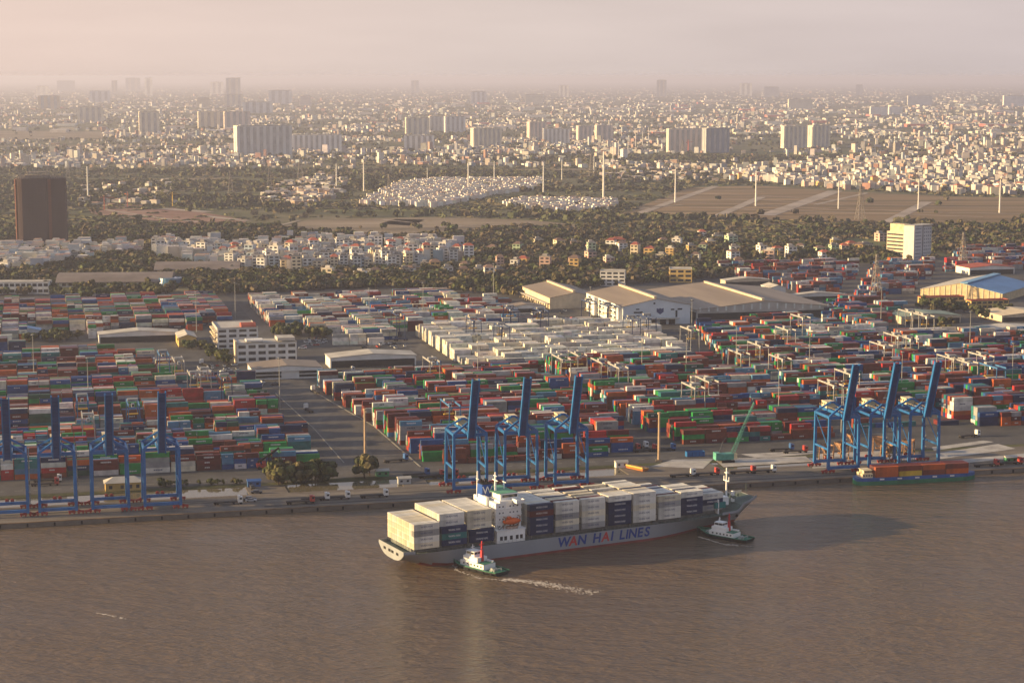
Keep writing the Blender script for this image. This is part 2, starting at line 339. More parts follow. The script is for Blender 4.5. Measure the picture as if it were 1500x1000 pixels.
M_dirtroad = mat("pale_track", (0.36, 0.30, 0.25), 0.95, 0.3, 0.02)
for nm, m, pts in (("field", M_field, [(895, 318), (1010, 275), (1110, 272), (1240, 281), (1400, 288), (1600, 292), (1600, 318), (1440, 330), (1250, 326), (1050, 319)]),
                   ("field", M_field, [(1010, 330), (1200, 325), (1275, 333), (1260, 340), (1120, 341), (1000, 336)]),
                   ("field", M_tan, [(400, 336), (450, 322), (640, 318), (770, 322), (865, 331), (830, 337), (600, 342), (430, 343)]),
                   ("field", M_red, [(556, 328), (580, 321), (622, 322), (605, 331)]),
                   ("building_site", M_red, [(128, 305), (160, 297), (245, 303), (362, 322), (358, 328), (300, 331), (200, 321), (135, 314)]),
                   ("building_site", M_tan, [(-60, 298), (26, 302), (26, 309), (-60, 306)]),
                   ("sports_ground", M_lawn, [(1240, 351), (1300, 349), (1304, 361), (1236, 362)]),
                   ("field", M_tan, [(-50, 191), (155, 193), (150, 203), (-50, 204)]),
                   ("field", M_lawn, [(150, 352), (240, 352), (235, 358), (150, 359)]),
                   ("field", M_tan, [(240, 262), (330, 260), (300, 268), (230, 268)]),
                   ("field", M_field, [(1300, 215), (1560, 205), (1600, 222), (1320, 226)])):
    sheet(nm, px_poly(pts), 0.15 if nm == "field" else 0.3, m)
for k, (nm, m, x0, x1, y, hh, sl) in enumerate((("field", M_tan, 150, 420, 274, 3, -2), ("field", M_lawn, 180, 460, 252, 3, 1), ("field", M_field, 420, 700, 254, 3, 0), ("field", M_lawn, 250, 420, 338, 3, 2), ("field", M_tan, 820, 1010, 345, 3, 1), ("field", M_field, 1080, 1240, 350, 3, 0),
        ("field", M_lawn, 1380, 1560, 338, 4, 1), ("field", M_tan, 1300, 1560, 352, 3, -1), ("field", M_lawn, 760, 900, 322, 3, 1), ("field", M_tan, 60, 300, 214, 2, 0), ("field", M_lawn, 520, 700, 232, 2, 0), ("field", M_tan, 700, 980, 248, 2, 1), ("field", M_lawn, 1080, 1300, 224, 3, 0), ("field", M_tan, 1360, 1560, 228, 2, 0), ("field", M_field, 110, 330, 334, 3, 1), ("field", M_lawn, 420, 640, 309, 2, 0), ("field", M_field, 910, 1050, 262, 3, -2))):
    sheet(nm, px_poly([(x0, y), (x0 + (x1 - x0) * .3, y - hh + sl), (x1, y - hh * .7 + sl), (x1 - 20, y + hh * .6 + sl), (x0 + (x1 - x0) * .4, y + hh)]), 0.2 + .02 * k, m)
def track(pts, w, m=M_dirtroad, z=0.5, name="track"):
    for a, c in zip(pts[:-1], pts[1:]):
        p, q = G(*a), G(*c); d = (q - p).normalized(); n = Vector((-d.y, d.x, 0)) * w / 2
        sheet(name, [p - n, q - n, q + n, p + n], z, m)
for pts, w in (([(1122, 316), (1224, 280)], 26), ([(1053, 316), (1115, 289)], 16), ([(1298, 327), (1358, 296)], 18), ([(925, 317), (1048, 273)], 15), ([(1195, 300), (1270, 283)], 9),
               ([(1010, 304), (1250, 312), (1440, 318)], 7), ([(640, 333), (700, 330), (850, 333)], 7), ([(215, 304), (306, 311)], 22), ([(300, 317), (362, 324)], 16),
               ([(150, 307), (250, 322), (320, 328)], 8), ([(880, 312), (1000, 300)], 6), ([(135, 362), (200, 366), (330, 352)], 6), ([(400, 333), (440, 323)], 6),
               ([(960, 296), (1100, 300), (1230, 308)], 5), ([(975, 290), (1110, 293), (1235, 301)], 5), ([(1000, 284), (1115, 287), (1240, 294)], 5), ([(1240, 306), (1350, 311), (1500, 314)], 5),
               ([(1245, 299), (1360, 303), (1500, 305)], 5), ([(1020, 279), (1120, 281)], 5), ([(0, 232), (300, 226), (700, 222)], 12), ([(1000, 232), (1500, 232)], 10),
               ([(560, 322), (620, 328)], 6), ([(880, 230), (1060, 229)], 14), ([(520, 212), (560, 190), (575, 170)], 12)):
    track(pts, w)
# ================================================================== CONTAINERS
CC = {"maroon": (0.11, 0.016, 0.015), "brown": (0.18, 0.040, 0.023), "red": (0.36, 0.022, 0.022), "orange": (0.46, 0.095, 0.02), "blue": (0.012, 0.065, 0.22),
      "navy": (0.010, 0.022, 0.075), "light blue": (0.07, 0.20, 0.33), "green": (0.015, 0.22, 0.05), "teal": (0.015, 0.15, 0.15), "white": (0.66, 0.63, 0.56), "cream": (0.64, 0.57, 0.43),
      "grey": (0.29, 0.285, 0.28), "magenta": (0.36, 0.02, 0.12), "yellow": (0.55, 0.36, 0.03), "dark green": (0.02, 0.08, 0.05)}
def cmat(c): return mat("container_" + c.replace(" ", "_"), CC[c], 0.6, 0.38, 0.35, vary=0.14, stretch=(0.6, 1, 0.25))
M_mark = mat("container_mark_white", (0.72, 0.71, 0.68), 0.6, 0.1); M_markd = mat("container_mark_dark", (0.05, 0.055, 0.09), 0.6, 0.1)
M_steel = mat("galvanised_steel", (0.30, 0.30, 0.29), 0.5, 0.3)
def text_mesh(body, size, extrude, m, shear=0.0, fat=0.0):
    cu = bpy.data.curves.new("lettering", 'FONT'); cu.body = body; cu.size = size; cu.extrude = extrude; cu.shear = shear; cu.offset = fat
    cu.align_x = 'CENTER'; cu.align_y = 'CENTER'; cu.resolution_u = 3
    o = bpy.data.objects.new("lettering", cu); COL.objects.link(o); bpy.context.view_layer.update()
    me = bpy.data.meshes.new_from_object(o.evaluated_get(bpy.context.evaluated_depsgraph_get()))
    bpy.data.objects.remove(o); bpy.data.curves.remove(cu); me.materials.clear(); me.materials.append(m); return me
def container_mesh(L, H, m):
    """corrugated steel box, x along, base centre at the origin"""
    w = 2.438; mb = MB(); y0 = w / 2
    for sx in (-1, 1):                                    # corner posts
        for sy in (-1, 1): mb.box((sx * (L / 2 - .09), sy * (y0 - .08), H / 2), (.18, .16, H))
    for sy in (-1, 1):                                    # top and bottom side rails
        mb.box((0, sy * (y0 - .05), H - .06), (L - .36, .10, .12)); mb.box((0, sy * (y0 - .05), .09), (L - .36, .10, .18))
    for sy in (-1, 1):                                    # corrugated side walls
        n = int(L / 0.55); xs = []
        for k in range(n + 1):
            x = -L / 2 + .18 + (L - .36) * k / n; xs.append((x, y0 - (.015 if k % 2 else .055)))
        vs = [(x, sy * y, .18) for x, y in xs] + [(x, sy * y, H - .12) for x, y in xs]; q = len(xs)
        mb.add(vs, [(i, i + 1, q + i + 1, q + i) if sy < 0 else (i + 1, i, q + i, q + i + 1) for i in range(q - 1)])
    mb.box((0, 0, H - .05), (L - .36, w - .2, .05)); mb.box((0, 0, .1), (L - .36, w - .2, .1))
    for sx in (-1, 1): mb.box((sx * (L / 2 - .07), 0, H / 2), (.08, w - .32, H - .1)); mb.box((sx * (L / 2 - .05), 0, H - .07), (.10, w - .32, .14)); mb.box((sx * (L / 2 - .05), 0, .08), (.10, w - .32, .16))
    for i in range(int(L / 1.2)): mb.box((-L / 2 + .8 + i * 1.2, 0, H - .022), (.5, w - .3, .02))
    return mb.mesh("shipping_container", m)
def doors_mesh(L, H):
    mb = MB()
    for y in (-.95, -.35, .35, .95): mb.bar((-L / 2 - .02, y, .12), (-L / 2 - .02, y, H - .12), .05)
    mb.box((-L / 2 - .015, 0, H / 2), (.03, .04, H - .3))
    return mb.mesh("lock_rod", M_steel)
CM = {}
def cget(col, L, H):
    k = (col, L, H)
    if k not in CM: CM[k] = (container_mesh(L, H, cmat(col)), doors_mesh(L, H))
    return CM[k]
_mk = {}
def mark_mesh(L, H, dark):
    """the pale lettering band painted on a container's long side, as short raised strokes"""
    k = (L, H, dark)
    if k not in _mk:
        mb = MB(); r = random.Random(3); x = -L * .2
        while x < L * .2:
            w = r.uniform(.25, .55); mb.box((x + w / 2, -1.222, H * .56), (w, .02, H * .26)); x += w + .16
        _mk[k] = mb.mesh("paint_mark", M_markd if dark else M_mark)
    return _mk[k]
N_IND = 0
def container(col, L, H, loc, rz, label, group, parts=True, text=None):
    global N_IND
    N_IND += 1
    a, d = cget(col, L, H); o = link("shipping_container", a, None, loc, rz); tag(o, label, "container", group)
    if parts:
        link("door_bar", d, o)
    if text: link("lettering", text, o, (0, -1.235, H * .52)).rotation_euler = (math.pi / 2, 0, 0)
    return o
M_stuff = mat_attr("container_paint", 0.55, 0.32, 0.3)
# ---- the stacked yard
PAL = {"mix": "maroon maroon maroon brown brown brown red orange orange blue blue navy navy navy light_blue light_blue green green green teal white white grey cream orange dark_green maroon brown blue blue brown navy white grey red teal green".split(),
       "red": "maroon maroon brown brown red red orange green green blue grey grey white maroon brown light_blue navy".split(),
       "green": "green green green maroon brown red navy blue teal grey orange maroon dark_green brown".split(),
       "white": "white cream white white cream white grey white cream white".split(),
       "pale": "white cream white grey light_blue blue maroon brown green white cream orange navy red".split(),
       "far": "maroon brown red maroon navy blue brown grey light_blue grey orange white".split()}
YB = []   # blocks: s0, s1, t0, t1, palette, fill, hmax, rotate
def blk(s0, s1, t0, t1, pal, fill=0.9, hm=5, skew=0.0): YB.append((s0, s1, t0, t1, pal, fill, hm, skew))
blk(-20, 172, 98, 116, "mix", .93, 4); blk(-60, 172, 124, 142, "mix", .9, 4); blk(-60, 170, 150, 168, "mix", .9, 4); blk(-80, 168, 176, 194, "mix", .9, 4)
for k in range(7): blk(-90, 166 - k * 2, 203 + k * 26, 221 + k * 26, "mix", .9, 5 if k % 2 else 4)
blk(-110, 120, 392, 410, "mix", .9, 4); blk(-110, 118, 418, 436, "mix", .88, 4); blk(-110, 112, 444, 462, "mix", .9, 4); blk(-120, 105, 470, 488, "mix", .8, 4); blk(-120, 80, 497, 515, "mix", .8, 4)
blk(-130, 20, 560, 572, "pale", .8, 4); blk(-140, 10, 600, 615, "pale", .75, 3)
for k in range(8): blk(-200, 186, 622 + k * 27, 658 + k * 27, "pale" if k in (0, 1) else "mix", .88, 4)
blk(222, 335, 83, 88, "red", .95, 3); blk(213, 338, 92, 105, "red", .93, 4); blk(211, 338, 113, 131, "red", .93, 5)
for k in range(8): blk(210 - k * 2, 345, 140 + k * 25, 157 + k * 25, "red" if k < 4 else "mix", .92, 5)
blk(196, 345, 345, 360, "mix", .9, 4)
for k in range(8): blk(306, 470 + k * 4, 388 + k * 25, 406 + k * 25, "white", .95, 4)
blk(306, 400, 372, 382, "red", .95, 3); blk(408, 560, 372, 384, "mix", .9, 4)
blk(214, 290, 420, 432, "mix", .7, 2); blk(235, 282, 520, 545, "white", .9, 3); blk(250, 300, 560, 600, "pale", .8, 3)
for k in range(8): blk(202, 420 - k * 4, 604 + k * 27, 628 + k * 27, "pale", .88, 4)
blk(361, 452, 104, 110, "green", .95, 3); blk(360, 458, 114, 132, "green", .93, 4); blk(354, 466, 142, 160, "green", .92, 4)
blk(545, 700, 112, 128, "mix", .9, 4); blk(540, 720, 137, 155, "mix", .9, 5); blk(472, 540, 122, 134, "mix", .5, 2)
for k in range(8):
    t0 = 168 + k * 26
    blk(353, 470, t0, t0 + 18, "mix" if k % 2 else "red", .9, 5); blk(480, 640, t0, t0 + 18, "mix", .9, 5); blk(650, 860, t0, t0 + 18, "mix", .9, 4)
for k in range(10):
    t0 = 385 + k * 25
    blk(490 + k * 6, 640, t0, t0 + 17, "mix", .9, 4) if k < 8 else None
    blk(650, 900, t0, t0 + 17, "pale" if k in (2, 3) else "mix", .9, 4)
blk(585, 655, 452, 470, "white", 1, 5)
def blkpx(px0, px1, py, pal, fill, hm, d=15):
    a, c = ST(px0, py), ST(px1, py); t_ = (a[1] + c[1]) / 2; blk(a[0], c[0], t_, t_ + d, pal, fill, hm)
for k, py in enumerate((430, 424, 418, 412, 406, 400, 395)): blkpx(1130 + k * -14, 1250 + k * 6, py, "far", .85, 4)
for k, py in enumerate((452, 445, 438, 431, 424, 417, 410, 404, 398, 392)): blkpx(1248 + k * 4, 1335 + k * 6 - (30 if k < 3 else 0), py, "far", .85, 4)
for k, py in enumerate((396, 391, 386, 381, 376, 371)): blkpx(1375 + k * 6, 1560, py, "far", .8, 4)
for k, py in enumerate((466, 459, 452, 446)): blkpx(1205 + k * 2, 1262, py, "mix", .8, 3)
for k, py in enumerate((458, 450, 443)): blkpx(700 + k * 4, 770 - k * 5, py, "pale", .7, 3)
for k, py in enumerate((492, 486, 480, 474)): blkpx(150 + k * 20, 250 + k * 5, py, "mix", .8, 3, 10)
for k, py in enumerate((508, 515, 522)): blkpx(432, 478, py, "pale", .6, 2, 6)
bc, bs_, br, bcol = [], [], [], []; mc, ms_, mr_, mcol = [], [], [], []
cand = []
def jit(c, a=0.16):
    k = 1 + random.uniform(-a, a); return tuple(min(1, x * k * (1 + random.uniform(-.05, .05))) for x in c)
DROP = [(px_poly([(300, 478), (440, 478), (475, 520), (475, 562), (270, 560), (262, 500)])), px_poly([(795, 456), (800, 418), (905, 412), (1000, 425), (1130, 410), (1212, 452), (1212, 470), (1060, 482), (905, 484), (850, 470)]), px_poly([(985, 418), (1000, 395), (1015, 395), (1020, 418)]), px_poly([(40, 484), (125, 484), (125, 512), (40, 512)]),
        px_poly([(480, 505), (615, 505), (620, 545), (480, 545)]), px_poly([(1335, 450), (1420, 398), (1600, 398), (1600, 500), (1290, 494), (1290, 478)]), px_poly([(140, 482), (285, 482), (285, 510), (140, 503)]), px_poly([(1295, 335), (1385, 335), (1385, 386), (1295, 386)]),
        px_poly([(790, 436), (850, 418), (920, 470), (850, 482)])]
def dropped(p): return any(inpoly(p.x, p.y, q) for q in DROP)
for bi, (s0, s1, t0, t1, pal, fill, hm, skew) in enumerate(YB):
    rows = max(1, int((t1 - t0) / 2.62)); slots = int((s1 - s0) / 12.9); P = [p.replace("_", " ") for p in PAL[pal]]
    hts = np.zeros((slots, rows), int); prevc = random.choice(P)
    sl = []
    for i in range(slots):
        base = random.choice((hm, hm, hm - 1, hm - 1, max(1, hm - 2))); two = random.random() < (.28 if hm < 5 else .15)
        sl.append(two)
        for r in range(rows): hts[i, r] = 0 if random.random() > fill else max(1, min(hm, base + random.choice((-1, 0, 0, 0, 1))))
    for i in range(slots):
        for r in range(rows):
            for tier in range(hts[i, r]):
                front = r == 0 or tier >= hts[i, r - 1]; left = i == 0 or tier >= hts[i - 1, r]; top = tier == hts[i, r] - 1
                if not (front or left or top or r == rows - 1): 
                    if random.random() < .5: prevc = random.choice(P)
                    continue
                for h in ((0, 1) if sl[i] else (0,)):
                    if random.random() < .62: prevc = random.choice(P)
                    L = 6.06 if sl[i] else 12.19; s = s0 + i * 12.9 + (3.1 + h * 6.4 if sl[i] else 6.3); tt = t0 + 1.3 + r * 2.62
                    p = XY(s + random.uniform(-.12, .12), tt, 0.02 + tier * 2.62)
                    if dropped(p): continue
                    px, py, pm = PX(p.x, p.y, p.z)
                    if px < -200 or px > 1700: continue
                    col = prevc
                    rec = (p, L, col, bi, i, r, tier, hts[i, r], h, front, top, left)
                    cand.append((-(L * 2.6 * (1 if front else 0) + L * 2.4 * .3 * (1 if top else 0)) * pm * pm * (1 if 0 < px < 1500 else 0), len(cand), rec))
cand.sort(key=lambda x: x[:2])
N_YARD = 112
YARD_NAMES = {}
def yard_place(bi):
    s0, s1, t0, t1 = YB[bi][:4]
    side = "left yard" if s1 < 180 else ("middle yard" if s1 <= 346 else "right yard")
    return side
seen_lab = {}
for q, (_, _, (p, L, col, bi, i, r, tier, ht, h, front, top, left)) in enumerate(cand):
    if q < N_YARD:
        s0, s1, t0, t1 = YB[bi][:4]; side = yard_place(bi)
        sameside = sorted({k[2] for k in YB if yard_place(YB.index(k)) == side})
        line = sameside.index(t0) + 1
        slot = int((s1 - s0) / 12.9); pos = i + 1
        tw = {0: "bottom"}.get(tier, "top" if top else ordw(tier + 1) + " tier")
        if top and tier == 0: tw = "lone"
        half = "" if L > 7 else (" left-hand" if h == 0 else " right-hand")
        rw = "" if r == 0 else " row %s back," % ordw(r + 1)
        lab = "%s%s %s container,%s stack %s, %s block back, %s" % (tw, half, ("short " if L < 7 else "") + col, rw, nth_left(i, slot), ordw(line), side)
        o = container(col, L, 2.59, p, TH, lab, "containers stacked along the waterside of the " + side, parts=True)
        if front and L > 7 and random.random() < .55: link("paint_mark", mark_mesh(L, 2.59, col in ("white", "cream", "grey")), o)
    else:
        bc.append((p.x, p.y, p.z + 1.29)); bs_.append((L, 2.438, 2.57)); br.append(TH); bcol.append(jit(CC[col]))
        if front and random.random() < .4:
            n = Vector((V2[0], V2[1], 0)) * -1.235; dk = col in ("white", "cream", "grey")
            for k in range(random.randint(3, 6)):
                off = Vector((U2[0], U2[1], 0)) * (-L * .15 + k * L * .075)
                mc.append((p.x + n.x + off.x, p.y + n.y + off.y, p.z + 1.45)); ms_.append((L * .055, .05, .65)); mr_.append(TH)
                mcol.append((.08, .09, .14) if dk else (.6, .6, .58))
o = link("stacked_containers", boxes_mesh("stacked_containers", bc + mc, bs_ + ms_, br + mr_, bcol + mcol, M_stuff)); tag(o, "thousands of red, blue, green and white shipping containers stacked in blocks across the port yard", "containers", None, "stuff")
# ================================================================== QUAY CRANES
M_crane = mat("crane_blue", (0.022, 0.135, 0.36), 0.5, 0.25, 0.25, vary=0.06); M_craned = mat("crane_blue_dark", (0.012, 0.055, 0.19), 0.5, 0.25, 0.3)
M_bogie = mat("bogie_red", (0.33, 0.035, 0.03), 0.6, 0.3, 0.6); M_cream = mat("cream_paint", (0.70, 0.58, 0.36), 0.6, 0.2, 0.3); M_white = mat("white_paint", (0.76, 0.75, 0.72), 0.55, 0.18, 0.2)
M_dark = mat("dark_glass", (0.022, 0.027, 0.035), 0.15, 0.2, 0.5, spec=0.6); M_black = mat("black_rubber", (0.015, 0.015, 0.015), 0.9); M_cable = mat("cable", (0.08, 0.09, 0.11), 0.6)
def make_sts():
    R = thing("ship_to_shore_crane", "x", "crane", group="blue quay cranes with raised booms")
    for sx in (-1, 1):
        for sy in (-1, 1):
            MB().bar((sx * 8.2, sy * 8.8, 1.6), (sx * 8.0, sy * 8.8, 29.2), 1.35, 1.5, w2=1.15).obj("leg", M_crane, R)
            mb = MB()
            for k in (-1, 1):
                mb.box((sx * 8.2 + k * 2.0, sy * 8.8, 1.15), (3.2, 1.2, 0.8)); mb.bar((sx * 8.2 + k * 2, sy * 8.8, 1.3), (sx * 8.2, sy * 8.8, 2.2), .7)
                for w in (-.95, .95): mb.tube((sx * 8.2 + k * 2 + w, sy * 8.8 - .45, .42), (sx * 8.2 + k * 2 + w, sy * 8.8 + .45, .42), .42, n=8)
            mb.obj("bogie", M_bogie, R)
        mb = MB(); mb.bar((sx * 8.1, -8.1, 12), (sx * 8.1, 8.1, 12), .8, .9); mb.bar((sx * 8.05, 8.2, 27.5), (sx * 8.1, -8.0, 13.0), .38); mb.obj("side_brace", M_crane, R)
        MB().bar((sx * 8.0, -8.1, 28.6), (sx * 8.0, 8.1, 28.6), .9, 1.3).obj("side_beam", M_crane, R)
    for sy in (-1, 1):
        MB().bar((-7.5, sy * 8.8, 2.6), (7.5, sy * 8.8, 2.6), 1.0, 1.4).obj("sill_beam", M_crane, R)
        MB().bar((-7.4, sy * 8.8, 28.4), (7.4, sy * 8.8, 28.4), 1.1, 1.5).obj("portal_beam", M_crane, R)
        mb = MB()
        for sx in (-1, 1): mb.bar((sx * 8.0, sy * 8.8, 29.2), (sx * .9, sy * 6.5, 33.6), .85, 1.0)
        mb.box((0, sy * 6.5, 33.7), (2.4, 1.0, .9)); mb.obj("gable_frame", M_crane, R)
    mb = MB()
    for sx in (-1, 1): mb.bar((sx * 1.9, -11.2, 29.6), (sx * 1.9, 18, 29.6), .8, 1.5)
    for y in range(-9, 19, 4): mb.bar((-1.9, y, 30.2), (1.9, y, 30.2), .3)
    mb.obj("main_girder", M_crane, R)
    mb = MB(); mb.box((0, 11.5, 31.9), (4.6, 6.5, 3.0)); mb.box((0, 11.5, 33.5), (5.0, 6.9, .25)); h = mb.obj("machinery_house", M_cream, R)
    mb = MB(); [mb.box((-2.33, 9.3 + k * 2.2, 32.2), (.06, 1.1, 1.0)) for k in range(3)]; mb.obj("louvre", M_dark, h)
    # boom luffed up over the water
    a = math.radians(19); d = Vector((0, -math.sin(a), math.cos(a))); nrm = Vector((0, -math.cos(a), -math.sin(a))); p0 = Vector((0, -11.4, 27.2)); mb = MB(); mb2 = MB()
    Lb = 32.0
    for sx in (-1, 1): mb.bar(p0 + Vector((sx * 1.62, 0, 0)), p0 + d * Lb + Vector((sx * 1.62, 0, 0)), .62, 1.7)
    for k in range(12): mb.bar(p0 + d * (1 + k * 2.7) + Vector((-1.5, 0, 0)), p0 + d * (1 + k * 2.7) + Vector((1.5, 0, 0)), .45, 1.1)
    bo = mb.obj("boom", M_crane, R)
    mb2.bar(p0 + d * .4 + nrm * .62, p0 + d * (Lb - .3) + nrm * .62, 2.64, .2); [mb2.bar(p0 + d * (1.2 + k * 1.8) + nrm * .8 + Vector((-1.3, 0, 0)), p0 + d * (1.2 + k * 1.8) + nrm * .8 + Vector((1.3, 0, 0)), .16) for k in range(17)]; mb2.obj("boom_walkway", M_craned, bo)
    mb = MB()
    for sx in (-1, 1):
        mb.bar((sx * 1.0, -6.5, 34.0), p0 + d * 20 + Vector((sx * 1.4, 0, 0)) - nrm * .5, .16); mb.bar((sx * 1.0, 6.5, 34.0), (sx * 1.9, 17.5, 30.4), .22)
    mb.obj("stay_rod", M_cable, R)
    c = MB().box((2.6, -3.5, 27.3), (1.9, 2.4, 2.3)).obj("operator_cab", M_white, R); MB().box((2.6, -4.73, 27.3), (1.6, .06, 1.5)).obj("window", M_dark, c)
    mb = MB()
    for k in range(9):
        z0 = 2 + k * 2.9; s = 1 if k % 2 else -1
        mb.bar((9.2, 8.8 + s * 1.3, z0), (9.2, 8.8 - s * 1.3, z0 + 2.9), .55, .14); mb.box((9.2, 8.8 - s * 1.5, z0 + 2.9), (.9, .8, .1))
    mb.obj("stair", M_steel, R)
    mb = MB(); [mb.tube((-1.2 + k * 2.4, 9.5, 3.8), (-1.2 + k * 2.4, 10.0, 3.8), .9, n=12) for k in range(2)]; mb.obj("cable_reel", M_bogie, R)
    mb = MB(); [mb.box((sx * 1.9, y, 31.0), (.06, .06, 1.1)) for sx in (-1, 1) for y in range(-10, 19, 2)]; [mb.bar((sx * 2.3, -11, 31.4), (sx * 2.3, 18, 31.4), .08) for sx in (-1, 1)]; mb.obj("handrail", M_cream, R)
    return R
sts = make_sts(); first = True
for berth, xs, pys in (("at the left berth", (14, 86, 164, 241), (764, 760, 756, 752)), ("behind the container ship", (689, 762, 834), (721, 716, 711)), ("beside the river barge", (1236, 1294, 1350), (692, 688, 684))):
    for i, (px, py) in enumerate(zip(xs, pys)):
        s, _ = ST(px, py); loc = XY(s, 22.6)
        nm = (("leftmost", "second from left", "third from left", "rightmost") if len(xs) == 4 else ("leftmost", "middle", "rightmost"))[i]
        lab = "blue quay crane with raised boom, %s of the %s %s" % (nm, {4: "four", 3: "three"}[len(xs)], berth)
        if first: sts.location = loc; sts.rotation_euler = (0, 0, TH); sts["label"] = lab; first = False
        else: dup(sts, loc, TH, lab)
# ---- rubber-tyred yard gantries
def make_rtg(m, trolley):
    R = thing("yard_gantry_crane", "x", "gantry crane")
    for sx in (-1, 1):
        for sy in (-1, 1): MB().bar((sx * 3.4, sy * 11.7, 1.6), (sx * 3.0, sy * 11.7, 19.0), .5, .5).obj("leg", m, R)
        MB().bar((sx * 3.0, -12.4, 19.6), (sx * 3.0, 12.4, 19.6), .5, .95).obj("girder", m, R)
    for sy in (-1, 1):
        MB().bar((-5.2, sy * 11.7, 1.5), (5.2, sy * 11.7, 1.5), .7, .9).obj("sill_beam", m, R)
        mb = MB(); [mb.tube((x, sy * 11.7 - .3, .75), (x, sy * 11.7 + .3, .75), .75, n=10) for x in (-4.6, -2.8, 2.8, 4.6)]; mb.obj("wheel", M_black, R)
        MB().bar((-3, sy * 11.7, 18.6), (3, sy * 11.7, 18.6), .5).obj("end_beam", m, R)
    tr = MB().box((0, trolley, 20.7), (5.6, 3.4, 1.2)).obj("trolley", M_steel, R)
    c = MB().box((0, trolley - 2.6, 18.0), (1.7, 1.6, 2.0)).obj("operator_cab", M_white, R); MB().box((0, trolley - 3.43, 17.9), (1.4, .06, 1.3)).obj("window", M_dark, c)
    mb = MB(); mb.box((0, trolley, 12.5), (6.0, 2.2, .5)); [mb.bar((x, trolley + y, 12.6), (x * .6, trolley + y, 20.2), .07) for x in (-2.4, 2.4) for y in (-.9, .9)]; mb.obj("spreader", mat("spreader_yellow", (.5, .3, .04)), R)
    MB().box((3.6, 11.7, 3.0), (2.2, 1.4, 1.9)).obj("engine_box", m, R)
    return R
M_rtgw = mat("gantry_white", (0.33, 0.32, 0.31), 0.55, 0.3, 0.5); M_rtgn = mat("gantry_navy", (0.03, 0.05, 0.12), 0.5, 0.3, 0.5); M_rtgb = mat("gantry_blue", (0.05, 0.15, 0.32), 0.5, 0.3, 0.5)
protos = {"white": make_rtg(M_rtgw, -3), "navy": make_rtg(M_rtgn, 2), "blue": make_rtg(M_rtgb, 4)}; used = set()
rt = [("navy", 583, 496), ("navy", 694, 505), ("navy", 735, 515), ("navy", 748, 486), ("navy", 863, 476), ("navy", 890, 482), ("navy", 925, 503), ("navy", 948, 500), ("navy", 792, 490),
      ("white", 822, 566), ("white", 846, 560), ("white", 880, 572), ("white", 905, 580), ("white", 1015, 612), ("white", 1035, 602), ("white", 1082, 558), ("white", 1110, 545), ("white", 1150, 520), ("white", 1172, 500), ("white", 1240, 590), ("white", 1216, 608),
      ("white", 1330, 492), ("white", 1352, 498), ("white", 1310, 530), ("white", 1328, 534), ("white", 1390, 566), ("white", 1412, 572), ("white", 1436, 562), ("blue", 1452, 580), ("white", 1290, 545), ("white", 1010, 520), ("white", 1142, 566),
      ("blue", 122, 632), ("blue", 196, 640), ("white", 285, 592), ("white", 300, 586), ("white", 262, 570), ("blue", 240, 560), ("white", 130, 660), ("navy", 330, 598), ("white", 632, 570), ("blue", 660, 640)]
cnt = {}
for c, px, py in rt: cnt[c] = cnt.get(c, 0) + 1
order = {c: sorted([r for r in rt if r[0] == c], key=lambda r: r[1]) for c in cnt}
for c, px, py in rt:
    k = order[c].index((c, px, py)); place = "left yard" if px < 460 else ("pale container block" if c == "navy" and px > 500 else ("middle yard" if px < 930 else "right yard"))
    lab = "%s gantry crane over the %s, %s %s" % (c, place, nth_left(k, cnt[c]), c)
    if c not in used: o = protos[c]; o.location = G(px, py); o.rotation_euler = (0, 0, TH); o["label"] = lab; o["group"] = "gantry cranes over the yard"; used.add(c)
    else: dup(protos[c], G(px, py), TH, lab)
# ---- masts
def make_mast(h, r, m):
    R = thing("light_mast", "x", "light mast", group="floodlight masts in the port")
    MB().tube((0, 0, 0), (0, 0, h), r, r * .45, 8).obj("pole", m, R)
    mb = MB(); mb.tube((0, 0, h - .5), (0, 0, h), r * 2.4, r * 2.4, 10); mb.obj("head_ring", M_steel, R)
    for k in range(6):
        an = k * math.pi / 3; MB().box((math.cos(an) * (r * 2.4 + .5), math.sin(an) * (r * 2.4 + .5), h - .5), (.7, .7, .45), an).obj("floodlight", M_dark, R)
    return R
mp = make_mast(32, .34, M_steel); ml = [(345, 470), (288, 486), (541, 480), (723, 437), (1013, 500), (1232, 640), (865, 478), (1005, 560), (1140, 620), (1185, 560), (1320, 590), (1078, 545), (410, 600), (130, 600), (50, 560), (700, 560), (940, 560), (1420, 520), (620, 470), (1290, 480), (1482, 575)]
ml.sort()
for i, (px, py) in enumerate(ml):
    lab = "slender grey floodlight mast among the containers, %s of the grey masts" % nth_left(i, len(ml))
    if i == 0: mp.location = G(px, py); mp["label"] = lab
    else: dup(mp, G(px, py), 0, lab)
M_tancol = mat("tan_concrete", (0.42, 0.30, 0.20), 0.85, 0.25, 0.3)
mt = thing("concrete_mast", "thick tan concrete mast beside the main road, left of the middle quay cranes", "mast", G(535, 669))
def tanmast(R):
    MB().tube((0, 0, 0), (0, 0, 25), .72, .55, 10).obj("column", M_tancol, R)
    MB().tube((0, 0, 25), (0, 0, 26.0), 1.0, 1.0, 10).obj("head_platform", M_tancol, R); MB().box((0, 0, .4), (3.2, 3.2, .8)).obj("footing", M_conc, R)
tanmast(mt); dup(mt, G(965, 675), 0, "thick tan concrete mast at the end of the middle yard, right of the cranes")
